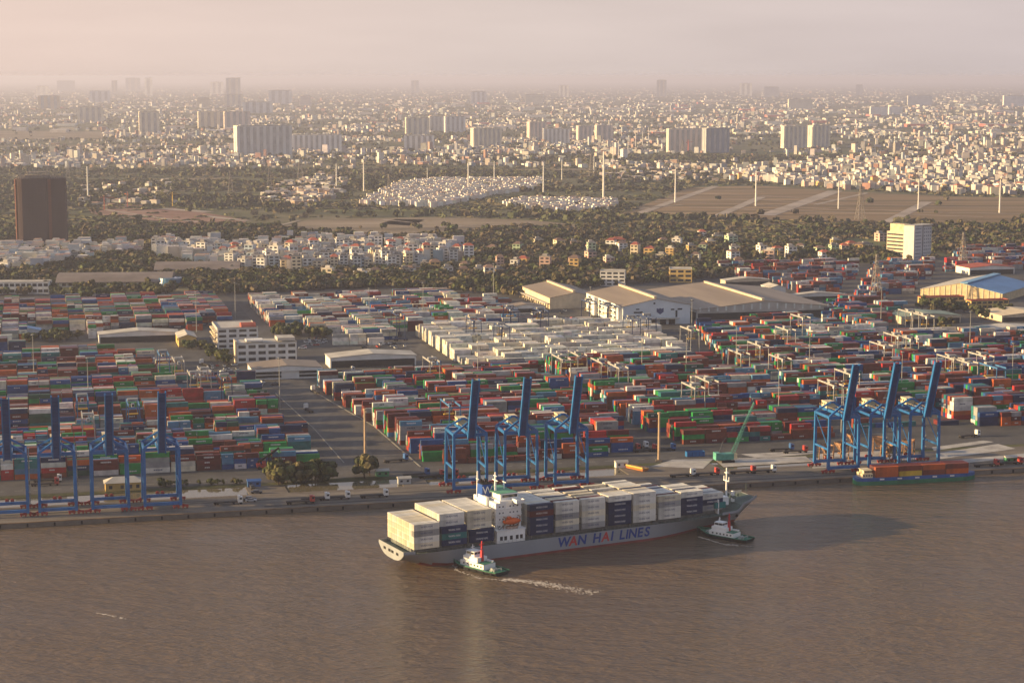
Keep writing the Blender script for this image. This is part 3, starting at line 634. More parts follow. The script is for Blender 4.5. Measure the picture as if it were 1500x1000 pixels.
# ================================================================== CONTAINER SHIP
SH = math.radians(27.3); shc, shs = math.cos(SH), math.sin(SH)
_a = G(606, 811, WATER + 7.0); SHO = Vector((_a.x - (4.5 * shc + 13.0 * shs), _a.y - (4.5 * shs - 13.0 * shc), WATER))
def SW(x, y, z): return Vector((SHO.x + x * shc - y * shs, SHO.y + x * shs + y * shc, WATER + z))
ship = thing("container_ship", "long grey ship loaded with white and blue containers, turning in the brown river", "ship", SHO, SH)
M_hull = mat("hull_grey", (0.27, 0.285, 0.305), 0.5, 0.16, 0.12, stretch=(0.5, 1, 0.12)); M_boot = mat("boot_red", (0.22, 0.05, 0.042), 0.6, 0.3, 0.2); M_deck = mat("deck_green", (0.10, 0.135, 0.115), 0.7, 0.4, 0.2)
M_shipw = mat("ship_white", (0.84, 0.83, 0.79), 0.5, 0.12, 0.12); M_blue = mat("funnel_blue", (0.02, 0.07, 0.28), 0.45, 0.15, 0.3); M_oran = mat("lifeboat_orange", (0.72, 0.14, 0.03), 0.45, 0.12, 0.5)
def ss(x, a, b): k = min(1, max(0, (x - a) / (b - a))); return k * k * (3 - 2 * k)
def hull_sec(x):
    """list of (x, half breadth, z) from keel line up to the deck edge"""
    zd = 7.0 + 1.0 * ss(x, 158, 161) * 2.6 + 3.2 * ss(x, 156, 179)
    zb = -2.5 + 5.4 * (1 - ss(x, 0, 20))
    bd = 13.8 * (0.93 + 0.07 * ss(x, 0, 5)) * (1 - 0.12 * ss(x, 139, 155)) * (1 - ss(x, 151, 186) ** 1.25)
    bw = 13.8 * (1 - ss(x, 117, 169)) * (0.80 + .2 * ss(x, 8, 34))
    L = []
    for k in range(9):
        f = k / 8; z = zb + (zd - zb) * f
        full = bw + (bd - bw) * min(1, max(0, (z + 1) / (zd + 1))) ** 1.6
        stern = bd * min(1, (f + .02)) ** 0.32
        w = ss(x, 4, 26); b_ = stern * (1 - w) + full * w
        rk = 9.5 * max(0, (z + 2.5) / (zd + 2.5)) ** 1.1 * ss(x, 125, 170)
        L.append((x + rk, max(.12, b_), z))
    return L
xs = [0, 2, 5, 9, 14, 20, 30, 45, 60, 80, 100, 116, 125, 133, 140, 146, 151, 155, 157.5, 159, 161, 163, 165, 167, 168.5, 170]
SECS = [hull_sec(x) for x in xs]; vs = []; fsg = []; fsr = []; n = len(SECS[0])
for S in SECS:
    for side in (-1, 1): vs += [(x, side * b_, z) for x, b_, z in S]
def vi(i, side, k): return i * 2 * n + (0 if side < 0 else n) + k
hb = MB(); hb.v = vs
for i in range(len(xs) - 1):
    for side in (-1, 1):
        for k in range(n - 1):
            q = (vi(i, side, k), vi(i + 1, side, k), vi(i + 1, side, k + 1), vi(i, side, k + 1))
            if side > 0: q = q[::-1]
            zc = (vs[q[0]][2] + vs[q[2]][2]) / 2
            hb.f.append(q); hb.m.append(1 if zc < 1.1 else 0)
for k in range(n - 1): hb.f.append((vi(0, -1, k + 1), vi(0, 1, k + 1), vi(0, 1, k), vi(0, -1, k))); hb.m.append(0)
e = len(xs) - 1
for k in range(n - 1): hb.f.append((vi(e, -1, k), vi(e, 1, k), vi(e, 1, k + 1), vi(e, -1, k + 1))); hb.m.append(0)
hull = hb.obj("hull", [M_hull, M_boot], ship, smooth=False)
for p in hull.data.polygons: p.use_smooth = p.index < (len(xs) - 1) * 2 * (n - 1)
db = MB()
for i in range(len(xs) - 1):
    a, c = SECS[i][-1], SECS[i + 1][-1]; h = .05
    db.add([(a[0], -a[1] + h, a[2] - .12), (c[0], -c[1] + h, c[2] - .12), (c[0], c[1] - h, c[2] - .12), (a[0], a[1] - h, a[2] - .12)], [(0, 1, 2, 3)])
db.obj("deck", M_deck, ship)
bw_ = MB()                                          # bulwark at bow and stern
for i in range(len(xs) - 1):
    if xs[i] < 151 and xs[i] > 2: continue
    for sd in (-1, 1):
        a, c = SECS[i][-1], SECS[i + 1][-1]
        bw_.bar((a[0], sd * (a[1] - .08), a[2] + .55), (c[0], sd * (c[1] - .08), c[2] + .55), .14, 1.15)
bw_.bar((0.08, -SECS[0][-1][1] + .2, 7.55), (0.08, SECS[0][-1][1] - .2, 7.55), .14, 1.15)
bw_.obj("bulwark", M_hull, ship)
st = MB(); [st.box((-.06, y, 6.0), (.12, 2.2, 1.1)) for y in (-6.5, -1.5, 1.5, 6.5)]; st.obj("mooring_port", M_black, ship)
rl = MB()
for sd in (-1, 1):
    for z in (7.55, 8.05): rl.bar((6, sd * 13.7, z), (148, sd * 13.7, z), .05)
    for k in range(73): rl.box((6 + k * 2, sd * 13.7, 7.5), (.06, .06, 1.1))
rl.obj("railing", M_steel, ship)
co = MB(); B0 = [4.3, 17.0, 29.8, 58.2, 70.7, 83.6, 96.8, 109.3, 122.3, 135.4, 147.8]
for k, x in enumerate(B0):
    w = 13.0 if k < 9 else (11.6 if k == 9 else 9.4)
    co.bb(x + .3, x + 11.9, -w + 2.6, w - 2.6, 6.95, 8.75)
    for yy in range(-5, 6):
        for xx in (x + .4, x + 11.6):
            if abs(yy * 2.47) < w - .6: co.box((xx, yy * 2.47 + (.0), 7.8), (.35, .35, 1.8))
co.obj("hatch_coaming", mat("coaming_grey", (0.16, 0.17, 0.16), 0.7, 0.4, 0.4), ship)
lb = MB()
for k, x in enumerate(B0):
    if k in (0, 3): continue
    w = 13.2 if k < 9 else (11.4 if k == 9 else 9.0)
    for y in np.arange(-w, w + .1, 2.47 * 2): lb.box((x - .32, y, 10.6), (.22, .25, 6.4))
    lb.box((x - .32, 0, 11.3), (.4, 2 * w, .2)); lb.box((x - .32, 0, 13.7), (.4, 2 * w, .15))
lb.obj("lashing_bridge", mat("lashing_steel", (0.12, 0.13, 0.12), 0.6, 0.3), ship)
# house
hs = MB(); hs.bb(45.5, 58.8, -13.2, 13.2, 6.95, 12.2); hs.bb(45.2, 59.2, -13.5, 13.5, 12.2, 12.5); hs.bb(46.2, 58.2, -10.6, 10.6, 12.5, 23.6)
for z in (15.3, 18.1, 20.9): hs.bb(46.0, 58.5, -10.9, 10.9, z, z + .22)
hs.bb(50.6, 51.4, -10.75, -10.58, 12.5, 23.6); hs.bb(45.0, 46.2, -4, 4, 12.5, 25.2)
house = hs.obj("accommodation_block", M_shipw, ship)
br_ = MB(); br_.bb(48.2, 58.4, -10.4, 10.4, 23.6, 24.3); br_.bb(49.5, 58.0, -8.2, 8.2, 24.3, 26.9); br_.bb(54.3, 58.2, -14.2, 14.2, 23.5, 23.9); br_.bb(54.3, 54.5, -14.2, 14.2, 23.9, 25.0); br_.bb(58.0, 58.2, -14.2, 14.2, 23.9, 25.0)
for sd in (-1, 1): br_.bb(54.3, 58.2, sd * 14.1 - .1, sd * 14.1 + .1, 23.9, 25.0)
bridge = br_.obj("bridge", M_shipw, ship)
wn = MB(); wn.bb(58.0, 58.06, -7.8, 7.8, 25.2, 26.4); [wn.bb(50.5, 57.6, sd * 8.23 - .03, sd * 8.23 + .03, 25.2, 26.4) for sd in (-1, 1)]; wn.obj("window", M_dark, bridge)
MB().bb(48.4, 57.8, -8.0, 8.0, 26.9, 27.1).obj("roof", mat("deck_green_pale", (0.12, 0.33, 0.21), 0.7, 0.2), bridge)
for z in (13.6, 16.6, 19.3, 22.0):
    for y in (-8.4, -6, -3.6, 3.6, 6, 8.4): MB().box((46.17, y, z), (.08, .6, .6)).obj("window", M_dark, house)
    for x in (48.0, 49.6, 53.0, 54.6, 56.4): MB().box((x, -10.63, z), (.6, .08, .6)).obj("window", M_dark, house)
for x in (47.5, 49.5, 52.2, 55, 57): MB().box((x, -13.23, 9.0), (1.3, .08, 1.7)).obj("doorway", M_dark, house)
ri = MB()
for x0, x1, y, z in ((45.3, 59.1, -13.4, 12.5), (46, 58.4, -10.8, 15.5), (46, 58.4, -10.8, 18.3)):
    for dz in (.5, 1.0): ri.bar((x0, y, z + dz), (x1, y, z + dz), .06)
    for k in range(9): ri.box((x0 + (x1 - x0) * k / 8, y, z + .5), (.06, .06, 1.0))
ri.obj("railing", M_shipw, house)
sp = MB()
for k in range(3): sp.bar((47 + k * .2, -11.9, 12.6), (51, -11.9, 15.2), .3)
sp.obj("stair", M_steel, house)
fu = MB(); fu.box((47.9, 3.2, 26.6), (5.2, 5.4, 6.2), 0, 0, .92); funnel = fu.obj("funnel", M_blue, ship)
MB().box((47.9, 3.2, 29.8), (4.9, 5.1, .35)).obj("funnel_cap", M_black, funnel)
ep = MB(); [ep.tube((47.9 + dx, 3.2 + dy, 29.8), (47.4 + dx, 3.2 + dy, 31.6), .35, n=8) for dx in (-.9, .9) for dy in (-.9, .9)]; ep.obj("exhaust_pipe", M_black, funnel)
wl = text_mesh("W", 4.6, .05, M_mark, 0.0)
l1 = link("lettering", wl, funnel, (47.9, 0.56, 27.0)); l1.rotation_euler = (math.pi / 2 - .08, 0, 0)
pm = MB(); pm.tube((46.2, 6.8, 23), (46.2, 6.8, 34.5), .55, .35); pm.tube((50.8, -1.0, 26.9), (50.8, -1.0, 35), .6, .3); pm.box((50.8, -1, 31.5), (.5, 4.6, .3)); pm.box((50.8, -1, 33.4), (.4, 3, .25)); pm.tube((55.5, 0, 27), (55.5, 0, 30), .25); pm.box((55.5, 0, 30.1), (.3, 3.4, .35)); pm.box((46.2, 6.8, 31), (.3, 2.6, .25))
pm.obj("radar_mast", M_shipw, ship)
def lifeboat(sd):
    mb = MB(); ns = 9; ring = 10; vs = []; fs = []
    for i in range(ns):
        f = i / (ns - 1); w = math.sin(math.pi * (.06 + .88 * f)) ** .5
        for k in range(ring):
            an = 2 * math.pi * k / ring; vs.append((-4 + 8 * f, math.cos(an) * 1.5 * w, math.sin(an) * 1.55 * w + (.25 if math.sin(an) < 0 else 0)))
    for i in range(ns - 1):
        for k in range(ring): fs.append((i * ring + k, (i + 1) * ring + k, (i + 1) * ring + (k + 1) % ring, i * ring + (k + 1) % ring))
    fs += [tuple(range(ring)), tuple(range((ns - 1) * ring, ns * ring))[::-1]]; mb.add(vs, fs); mb.box((-1.2, 0, 1.7), (1.6, 1.5, .9))
    o = mb.obj("lifeboat", M_oran, ship, (53.0, sd * 12.0, 15.6), smooth=True)
    d = MB(); [d.bar((53 + x, sd * 10.9, 12.5), (53 + x, sd * 13.2, 17.6), .35) for x in (-3.4, 3.4)]; [d.box((53 + x, sd * 12.3, 17.7), (.4, 2.4, .3)) for x in (-3.4, 3.4)]; d.bb(50.5, 55.5, sd * 12 - .9, sd * 12 + .9, 12.6, 13.6); d.obj("davit", mat("davit_brown", (.35, .2, .13), .7), ship)
lifeboat(-1); lifeboat(1)
pc = MB(); pc.tube((60.2, -11.5, 7), (60.2, -11.5, 15), .35); pc.bar((60.2, -11.5, 15), (60.2, -4, 16.5), .3); pc.tube((44.4, -11.5, 7), (44.4, -11.5, 14), .3); pc.bar((44.4, -11.5, 14), (44.4, -5, 15), .3); pc.obj("stores_crane", M_steel, ship)
# forecastle
fm = MB(); fm.tube((167.0, 0, 9), (167.0, 0, 25.5), .5, .3); fm.box((167.0, 0, 19.5), (.7, 4.2, .35)); fm.box((167.0, 0, 23.2), (1.2, 2.0, .3)); fm.bar((167.0, 2, 19.5), (167.0, 2, 21.5), .3); fm.bar((167.0, -2, 19.5), (167.0, -2, 21.5), .3); fm.obj("foremast", M_shipw, ship)
fb = MB(); fb.bb(156.5, 156.9, -9.4, 9.4, 7, 13.5); fb.bb(162.0, 165.0, -5, -1.5, 9.5, 13.2); fb.bb(162.0, 165.0, 1.5, 5, 9.5, 13.2); fb.bb(159.5, 160.5, -8.0, 8.0, 9.5, 12.6); fb.bb(168.5, 169.5, -3, -1.6, 10, 15); fb.obj("breakwater", M_shipw, ship)
wi = MB(); [wi.tube((169.0, y - 1.3, 12.3), (169.0, y + 1.3, 12.3), .8, n=10) for y in (-2.6, 2.6)]; [wi.tube((172.5 , y, 12), (172.5, y, 13.2), .3) for y in (-1.4, 1.4)]; wi.tube((177.8, 0, 13), (177.8, 0, 17.5), .14); wi.obj("windlass", M_deck, ship)
MB().tube((172.0, -1.6, 3), (172.2, 1.6, 3), .7, n=8).obj("anchor", M_black, ship)
for o in list(ship.children):
    if o.name.split(".")[0] in ("accommodation_block", "bridge", "funnel", "radar_mast", "lifeboat", "davit"): o.location.x -= 2.5
# hull lettering, letter by letter
M_lblue = mat("letter_blue", (0.015, 0.05, 0.24), 0.5, 0.1); M_lred = mat("letter_red", (0.50, 0.05, 0.05), 0.5, 0.1)
LX = [(71.5, "W", 0), (76.6, "A", 1), (81.4, "N", 0), (89.6, "H", 0), (94.4, "A", 1), (98.0, "I", 0), (103.6, "L", 0), (106.4, "I", 0), (109.6, "N", 0), (113.8, "E", 0), (117.8, "S", 0)]
for x, ch, red in LX:
    x = 74.6 + (x - 71.5) * .9
    o = link("letter", text_mesh(ch, 5.7, .04, M_lred if red else M_lblue, 0.15, .14), hull, (x, -13.87, 4.1)); o.rotation_euler = (math.pi / 2, 0, 0)
# ---- deck cargo: every container its own thing
T_white = text_mesh("WAN HAI", 1.25, .01, M_mark); T_blue = text_mesh("WAN HAI", 1.25, .01, mat("letter_navy", (0.06, 0.075, 0.16), .6, .1))
BAYN = ["stern bay", "second bay from the stern", "bay just behind the white bridge", "bay just ahead of the white bridge", "second bay ahead of the bridge", "third bay ahead of the bridge", "fourth bay ahead of the bridge",
        "fifth bay ahead of the bridge", "third bay from the bow", "second bay from the bow", "foremost bay"]
NROW = [11] * 9 + [9, 7]
NEAR = [["cream", "white", "grey", "white"], ["navy", "teal", "navy"], ["navy", "navy"], ["navy", "navy", "navy", "maroon", "navy"], ["grey", "cream", "grey", "white", "white"], ["grey", "white", "cream", "white", "white"],
        ["navy", "navy", "navy", "navy", "white"], ["white", "white", "cream", "white", "white"], ["white", "white", "grey", "cream"], ["navy", "navy", "navy", "white"], ["grey", "navy", "white"]]
HT = [[4] * 11, [3] + [5] * 10, [2] + [5] * 10, [5] * 11, [5] * 11, [5] * 11, [5] * 11, [5] * 11, [4] * 11, [4] * 9, [3] * 7]
CH = 2.62; rs = random.Random(11)
for b_ in (4, 5, 6, 7, 8, 9):
    for r in range(2, NROW[b_]):
        if rs.random() < .22: HT[b_][r] -= 1

for b_ in range(11):
    n = NROW[b_]
    for r in range(n):
        y = -(n - 1) / 2 * 2.47 + r * 2.47
        for k in range(HT[b_][r]):
            top = k == HT[b_][r] - 1
            near = r == 0 or k >= HT[b_][r - 1]
            off = (NROW[b_ - 1] - n) // 2 if b_ else 0
            aft = b_ in (0, 3) or k >= HT[b_ - 1][min(NROW[b_ - 1] - 1, r + off)]
            if b_ == 3 and r > 3 and not top: aft = False
            far_end = b_ == 10 and k >= 1
            if not (top or near or aft or far_end): continue
            if r == 0: c = NEAR[b_][k]
            elif b_ == 0: c = rs.choice(("cream", "cream", "cream", "white"))
            else: c = rs.choice(("white", "white", "white", "cream", "grey", "white", "cream", "navy", "maroon") if b_ > 3 else ("white", "cream", "white"))
            if b_ == 10 and r == 0 and k == 0: c = "grey"
            tr = "top" if top else ("bottom" if k == 0 else ordw(k + 1) + " from bottom")
            rw = "near-side row" if r == 0 else ("far-side row" if r == n - 1 else ordw(r + 1) + " row in")
            lab = "%s container, %s, %s, %s" % (c, tr, rw, BAYN[b_])
            tm = (T_white if c in ("navy", "maroon", "teal") else T_blue) if near else None
            container(c, 11.5, 2.59, SW(B0[b_] + 5.9, y, 8.8 + k * CH), SH, lab, "containers stacked on the deck of the grey ship", parts=b_ in (0, 3) or aft, text=tm)
container("teal", 6.06, 2.59, SW(157.5, -8.2, 9.6), SH, "short green container standing alone ahead of the foremost stack on the ship", "containers stacked on the deck of the grey ship")
# ---- tugs
M_tugh = mat("tug_black", (0.02, 0.022, 0.024), 0.6, 0.3); M_tugd = mat("tug_green", (0.05, 0.19, 0.12), 0.65, 0.3, 0.5); M_tugr = mat("tug_red", (0.48, 0.04, 0.05), 0.5, 0.15)
def make_tug():
    R = thing("tugboat", "x", "tugboat", group="tugs pushing the grey ship")
    st_ = []
    for x in np.linspace(-13.5, 14.5, 15):
        f = ss(x, 4, 15.5); bdk = 4.7 * (1 - f ** 1.7) * (1 - .18 * (1 - ss(x, -14, -9))); bwl = 4.3 * (1 - ss(x, 2, 14.4) ** 1.2) * (1 - .3 * (1 - ss(x, -14, -8))); zd = 1.7 + 1.6 * ss(x, 3, 15)
        st_.append([(x, max(.15, bwl * .9), -1.2), (x, max(.15, bwl), .3), (x, max(.25, bdk), zd * .7), (x, max(.25, bdk), zd)])
    mb = MB(); q = 4
    for S in st_:
        for sd in (-1, 1): mb.v += [(x, sd * y, z) for x, y, z in S]
    def t_(i, sd, k): return i * 8 + (0 if sd < 0 else 4) + k
    for i in range(14):
        for sd in (-1, 1):
            for k in range(3):
                f = (t_(i, sd, k), t_(i + 1, sd, k), t_(i + 1, sd, k + 1), t_(i, sd, k + 1)); mb.f.append(f if sd < 0 else f[::-1]); mb.m.append(0)
    for k in range(3): mb.f.append((t_(0, -1, k + 1), t_(0, 1, k + 1), t_(0, 1, k), t_(0, -1, k))); mb.m.append(0); mb.f.append((t_(14, -1, k), t_(14, 1, k), t_(14, 1, k + 1), t_(14, -1, k + 1))); mb.m.append(0)
    hull = mb.obj("hull", M_tugh, R)
    mb = MB()
    for i in range(14):
        a, c = st_[i][-1], st_[i + 1][-1]; mb.add([(a[0], -a[1] + .1, a[2] - .5), (c[0], -c[1] + .1, c[2] - .5), (c[0], c[1] - .1, c[2] - .5), (a[0], a[1] - .1, a[2] - .5)], [(0, 1, 2, 3)])
        for sd in (-1, 1): mb.bar((a[0], sd * (a[1] - .12), a[2] + .12), (c[0], sd * (c[1] - .12), c[2] + .12), .18, .5)
    mb.obj("deck", M_tugd, R)
    for i in range(1, 14, 2):
        a = st_[i][-1]
        for sd in (-1, 1): MB().tube((a[0], sd * (a[1] - .05), a[2] - .7), (a[0], sd * (a[1] + .3), a[2] - .7), .62, n=10).obj("tyre_fender", M_black, R)
    h = MB(); h.bb(-6.5, 6.2, -3.3, 3.3, 1.3, 4.0); h.bb(-2.6, 5.2, -2.7, 2.7, 4.0, 6.2); house = h.obj("deckhouse", M_shipw, R)
    MB().bb(-6.6, -2.6, -3.3, 3.3, 4.0, 4.12).obj("house_roof", M_tugd, R)
    for x in (-5.2, -3.4, -1.6, .2, 2.0, 4.2):
        for sd in (-1, 1): MB().box((x, sd * 3.32, 2.8), (.75, .06, .8)).obj("window", M_dark, house)
    w = MB(); w.bb(-.4, 4.2, -2.2, 2.2, 6.2, 7.1); w.bb(-.2, 4.0, -2.0, 2.0, 8.1, 8.35); [w.box((x, y, 7.6), (.14, .14, 1.0)) for x in (-.2, 1.9, 4.0) for y in (-2, 0, 2)]; wh = w.obj("wheelhouse", M_shipw, R)
    MB().bb(-.15, 3.9, -1.95, 1.95, 7.1, 8.1).obj("window", M_dark, wh)
    MB().bb(-.4, 4.3, -2.2, 2.2, 8.35, 8.5).obj("roof", M_shipw, wh)
    f = MB(); f.box((-2.4, 0, 6.9), (1.1, 1.2, 5.2), 0, 0, .75); f.tube((-2.4, 0, 10), (-2.4, 0, 13.8), .45, .25); f.box((-2.4, 0, 12.2), (.4, 2.2, .25)); f.obj("funnel", M_tugr, R)
    k = MB(); k.tube((2.6, 0, 8.5), (2.6, 0, 11.2), .16); k.box((2.6, 0, 10), (.3, 1.8, .2)); k.obj("radar_mast", M_shipw, R)
    k = MB(); k.tube((8.3, -1.5, 2.2), (8.3, 1.5, 2.2), .8, n=10); k.bb(7.5, 9.1, -1.9, 1.9, 1.3, 1.8); k.tube((-8.8, -1.2, 2.0), (-8.8, 1.2, 2.0), .7, n=10); k.bb(-9.6, -8, -1.6, 1.6, 1.2, 1.6); k.bar((-11, -2, 1.2), (-11, -2, 2.6), .35); k.bar((-11, 2, 1.2), (-11, 2, 2.6), .35); k.bar((-11, -2, 2.6), (-11, 2, 2.6), .35); k.obj("winch", mat("winch_grey", (.3, .32, .3)), R)
    k = MB(); [k.bb(-6.2 + i * 1.2, -5.4 + i * 1.2, -2.8, -1.9, 4.12, 4.9) for i in range(3)]; k.obj("liferaft", M_mark, R)
    return R
def place_tug(o, bow, stern):
    p, q = G(*bow, WATER), G(*stern, WATER); d = p - q; o.location = (p + q) / 2; o.rotation_euler = (0, 0, math.atan2(d.y, d.x)); k = d.length / 28.5; o.scale = (k, k * .95, k * .82); return o
tug = make_tug(); t2 = dup(tug, (0, 0, 0))
place_tug(tug, (662, 823), (738, 843))["label"] = "white and green tugboat pushing the ship near its stern, wake trailing behind"
place_tug(t2, (1022, 780), (1101, 794))["label"] = "white and green tugboat pushing the ship's side near its bow"
# ---- river barge with containers
pb, qb = XY(ST(1258, 706)[0], -10.6, WATER), XY(ST(1441, 700)[0], -11.6, WATER); BL = (qb - pb).length; BA = math.atan2(qb.y - pb.y, qb.x - pb.x); bc0 = (pb + qb) / 2 + Vector((-math.sin(BA), math.cos(BA), 0)) * 5.0
barge = thing("river_barge", "low green and blue river barge carrying red containers, moored at the right quay", "barge", bc0, BA)
hl = BL / 2; prof = [(-hl, 2.8), (-hl + 2, 4.2), (-hl + 6, 4.9), (hl - 12, 4.9), (hl - 6, 4.4), (hl - 2, 2.6), (hl, .7)]
def ringp(inset=0.0): return [(x, -(y - inset)) for x, y in prof] + [(x, y - inset) for x, y in prof[::-1]]
MB().prism(ringp(), -1.0, 2.0).obj("hull", mat("barge_green", (0.03, 0.17, 0.09), 0.55, 0.3, 0.3), barge)
MB().prism(ringp(.15), 2.0, 3.6).obj("upper_hull", mat("barge_blue", (0.03, 0.10, 0.30), 0.55, 0.3, 0.3), barge)
mk_ = MB(); [mk_.box((-20 + k * 9.5, -4.80, 2.9), (2.4, .06, .7)) for k in range(5)]; mk_.obj("paint_mark", M_mark, barge)
h = MB(); h.bb(-hl + 2.5, -hl + 8.0, -3.6, 3.6, 3.6, 5.7); h.bb(-hl + 3.5, -hl + 7.5, -2.8, 2.8, 5.7, 7.3); h.bb(-hl + 3.0, -hl + 8.0, -3.2, 3.2, 7.3, 7.45); wh = h.obj("wheelhouse", M_cream, barge)
for z, x0, x1, yy in ((4.8, -hl + 2.7, -hl + 7.8, -3.63), (6.5, -hl + 3.7, -hl + 7.3, -2.83)):
    for k in range(4): MB().box((x0 + .6 + (x1 - x0 - 1) * k / 3, yy, z), (.7, .06, .7)).obj("window", M_dark, wh)
m = MB(); m.tube((hl - 3, 0, 3.6), (hl - 3, 0, 8), .15); m.bb(hl - 7, hl - 5.5, -1.5, 1.5, 3.6, 4.6); m.bar((hl - 9, -3.5, 3.6), (hl - 9, -3.5, 6.5), .15); m.obj("bow_gear", M_steel, barge)
bcol_ = [[["brown", "orange"], ["maroon", "orange"]], [["maroon", "brown"], ["yellow", "maroon"]], [["maroon", "brown"], ["brown", "maroon"]], [["orange", "maroon"], ["maroon", "brown"]]]
for k in range(4):
    for r in range(3):
        for tier in range(2):
            if tier == 0 and r > 0 and k > 0: continue
            c = [("orange", "orange"), ("yellow", "brown"), ("brown", "orange"), ("orange", "brown")][k][tier] if r == 0 else rs.choice(("maroon", "brown", "orange", "maroon"))
            x = -hl + 9.3 + 6.2 + k * 12.75
            lab = "%s container on the barge, %s tier, %s, %s" % (c, "upper" if tier else "lower", ("river side row", "middle row", "quay side row")[r], ("stack beside its wheelhouse", "second stack from its wheelhouse", "third stack from its wheelhouse", "stack nearest its bow")[k])
            a = bc0 + Matrix.Rotation(BA, 3, 'Z') @ Vector((x, -2.6 + r * 2.5, 3.62 + tier * 2.62))
            container(c, 12.19, 2.59, a, BA, lab, "containers on the river barge")
# ---- foam
M_foam = mat("foam", (0.58, 0.51, 0.43), 0.9, 0.2, 0.8)
def foam(name, pts, w0, w1, n, seed):
    r = random.Random(seed); mb = MB(); P = [G(*p, WATER) for p in pts]
    for _ in range(n):
        f = r.random() ** 1.1; k = min(len(P) - 2, int(f * (len(P) - 1))); u = f * (len(P) - 1) - k; c = P[k].lerp(P[k + 1], u); w = w0 + (w1 - w0) * f; d = (P[k + 1] - P[k]).normalized()
        c = c + Vector((-d.y, d.x, 0)) * r.gauss(0, w * .45) ; a = math.atan2(d.y, d.x) + r.gauss(0, .35); l = r.uniform(.2, 1.25) * (1 - .4 * f); b = l * r.uniform(.15, .4); z = WATER + .06 + r.random() * .03; m_ = r.randint(5, 7)
        q = []
        for i in range(m_):
            t_ = 2 * math.pi * i / m_; k2 = r.uniform(.6, 1.1); x, y = math.cos(t_) * l * k2, math.sin(t_) * b * k2; q.append((c.x + x * math.cos(a) - y * math.sin(a), c.y + x * math.sin(a) + y * math.cos(a), z))
        mb.add(q, [tuple(range(m_))])
    o = mb.obj(name, M_foam); tag(o, "pale broken foam trail on the brown river, the wake behind a tug" if n > 200 else "thin pale foam along the stern tug's near side" if seed == 4 else "thin pale foam along the bow tug's near side" if seed == 5 else "faint pale foam streak on the open brown river at left", "wake", None, "stuff"); return o
foam("wake_foam", [(738, 848), (790, 853), (830, 861), (872, 869)], 2.2, 5.5, 760, 1)
foam("bow_foam", [(658, 822), (672, 836), (700, 846), (740, 850)], .8, 1.8, 150, 4); foam("bow_foam", [(1024, 786), (1060, 797), (1100, 800)], .7, 1.5, 110, 5)
foam("foam_streak", [(140, 897), (165, 902), (186, 907)], .6, 1.2, 60, 2)
# ================================================================== BUILDINGS OF THE PORT
M_wall = mat("white_render", (0.70, 0.68, 0.64), 0.8, 0.18, 0.12, vary=0.04); M_roofg = mat("grey_sheet_roof", (0.27, 0.215, 0.165), 0.6, 0.25, 0.06, stretch=(1, .1, 1)); M_yel = mat("ochre_wall", (0.58, 0.40, 0.14), 0.8, 0.2, 0.2)
M_roofb = mat("blue_sheet_roof", (0.17, 0.34, 0.52), 0.5, 0.2, 0.06); M_fasc = mat("beige_trim", (0.60, 0.50, 0.36), 0.8, 0.2, 0.2); M_tile = mat("red_roof", (0.36, 0.09, 0.06), 0.8, 0.3, 0.2); M_shade = mat("dark_opening", (0.03, 0.03, 0.032), 0.8)
M_tintw = mat("blue_tinted_white", (0.62, 0.67, 0.70), 0.75, 0.12, 0.08); M_roofc = mat("pale_roof", (0.47, 0.44, 0.39), 0.8, 0.25, 0.1)  # white wall with the warehouse front's bluish shade mixed into its colour
def gable(name, label, cat, p, rz, w, d, eave, ridge, mw, mr, group=None, monitor=True, mr2=None, over=.6):
    """long shed: x across the gable, y along the ridge, origin at the middle of the front wall"""
    R = thing(name, label, cat, p, rz, group)
    mb = MB(); x = w / 2; vs = [(-x, 0, 0), (x, 0, 0), (x, 0, eave), (0, 0, ridge), (-x, 0, eave)]; vs += [(a, d, c) for a, _, c in vs]
    mb.add(vs, [(0, 1, 2, 3, 4), (9, 8, 7, 6, 5), (1, 6, 7, 2), (5, 0, 4, 9)]); mb.obj("wall", mw, R)
    k = (ridge - eave) / x
    for sd, m in ((-1, mr), (1, mr2 or mr)):
        rb = MB(); a = x + over; z0 = eave - k * over
        rb.add([(0, -over, ridge + .05), (sd * a, -over, z0 + .05), (sd * a, d + over, z0 + .05), (0, d + over, ridge + .05), (0, -over, ridge + .35), (sd * a, -over, z0 + .35), (sd * a, d + over, z0 + .35), (0, d + over, ridge + .35)],
               [(0, 1, 2, 3), (7, 6, 5, 4), (0, 4, 5, 1), (1, 5, 6, 2), (2, 6, 7, 3), (3, 7, 4, 0)]); rb.obj("roof", m, R)
    if monitor:
        mb = MB(); mb.bb(-1.1, 1.1, 4, d - 4, ridge + .2, ridge + 1.6); mb.bb(-1.5, 1.5, 3.8, d - 3.8, ridge + 1.6, ridge + 1.8); mb.obj("ridge_vent", M_fasc, R)
    return R
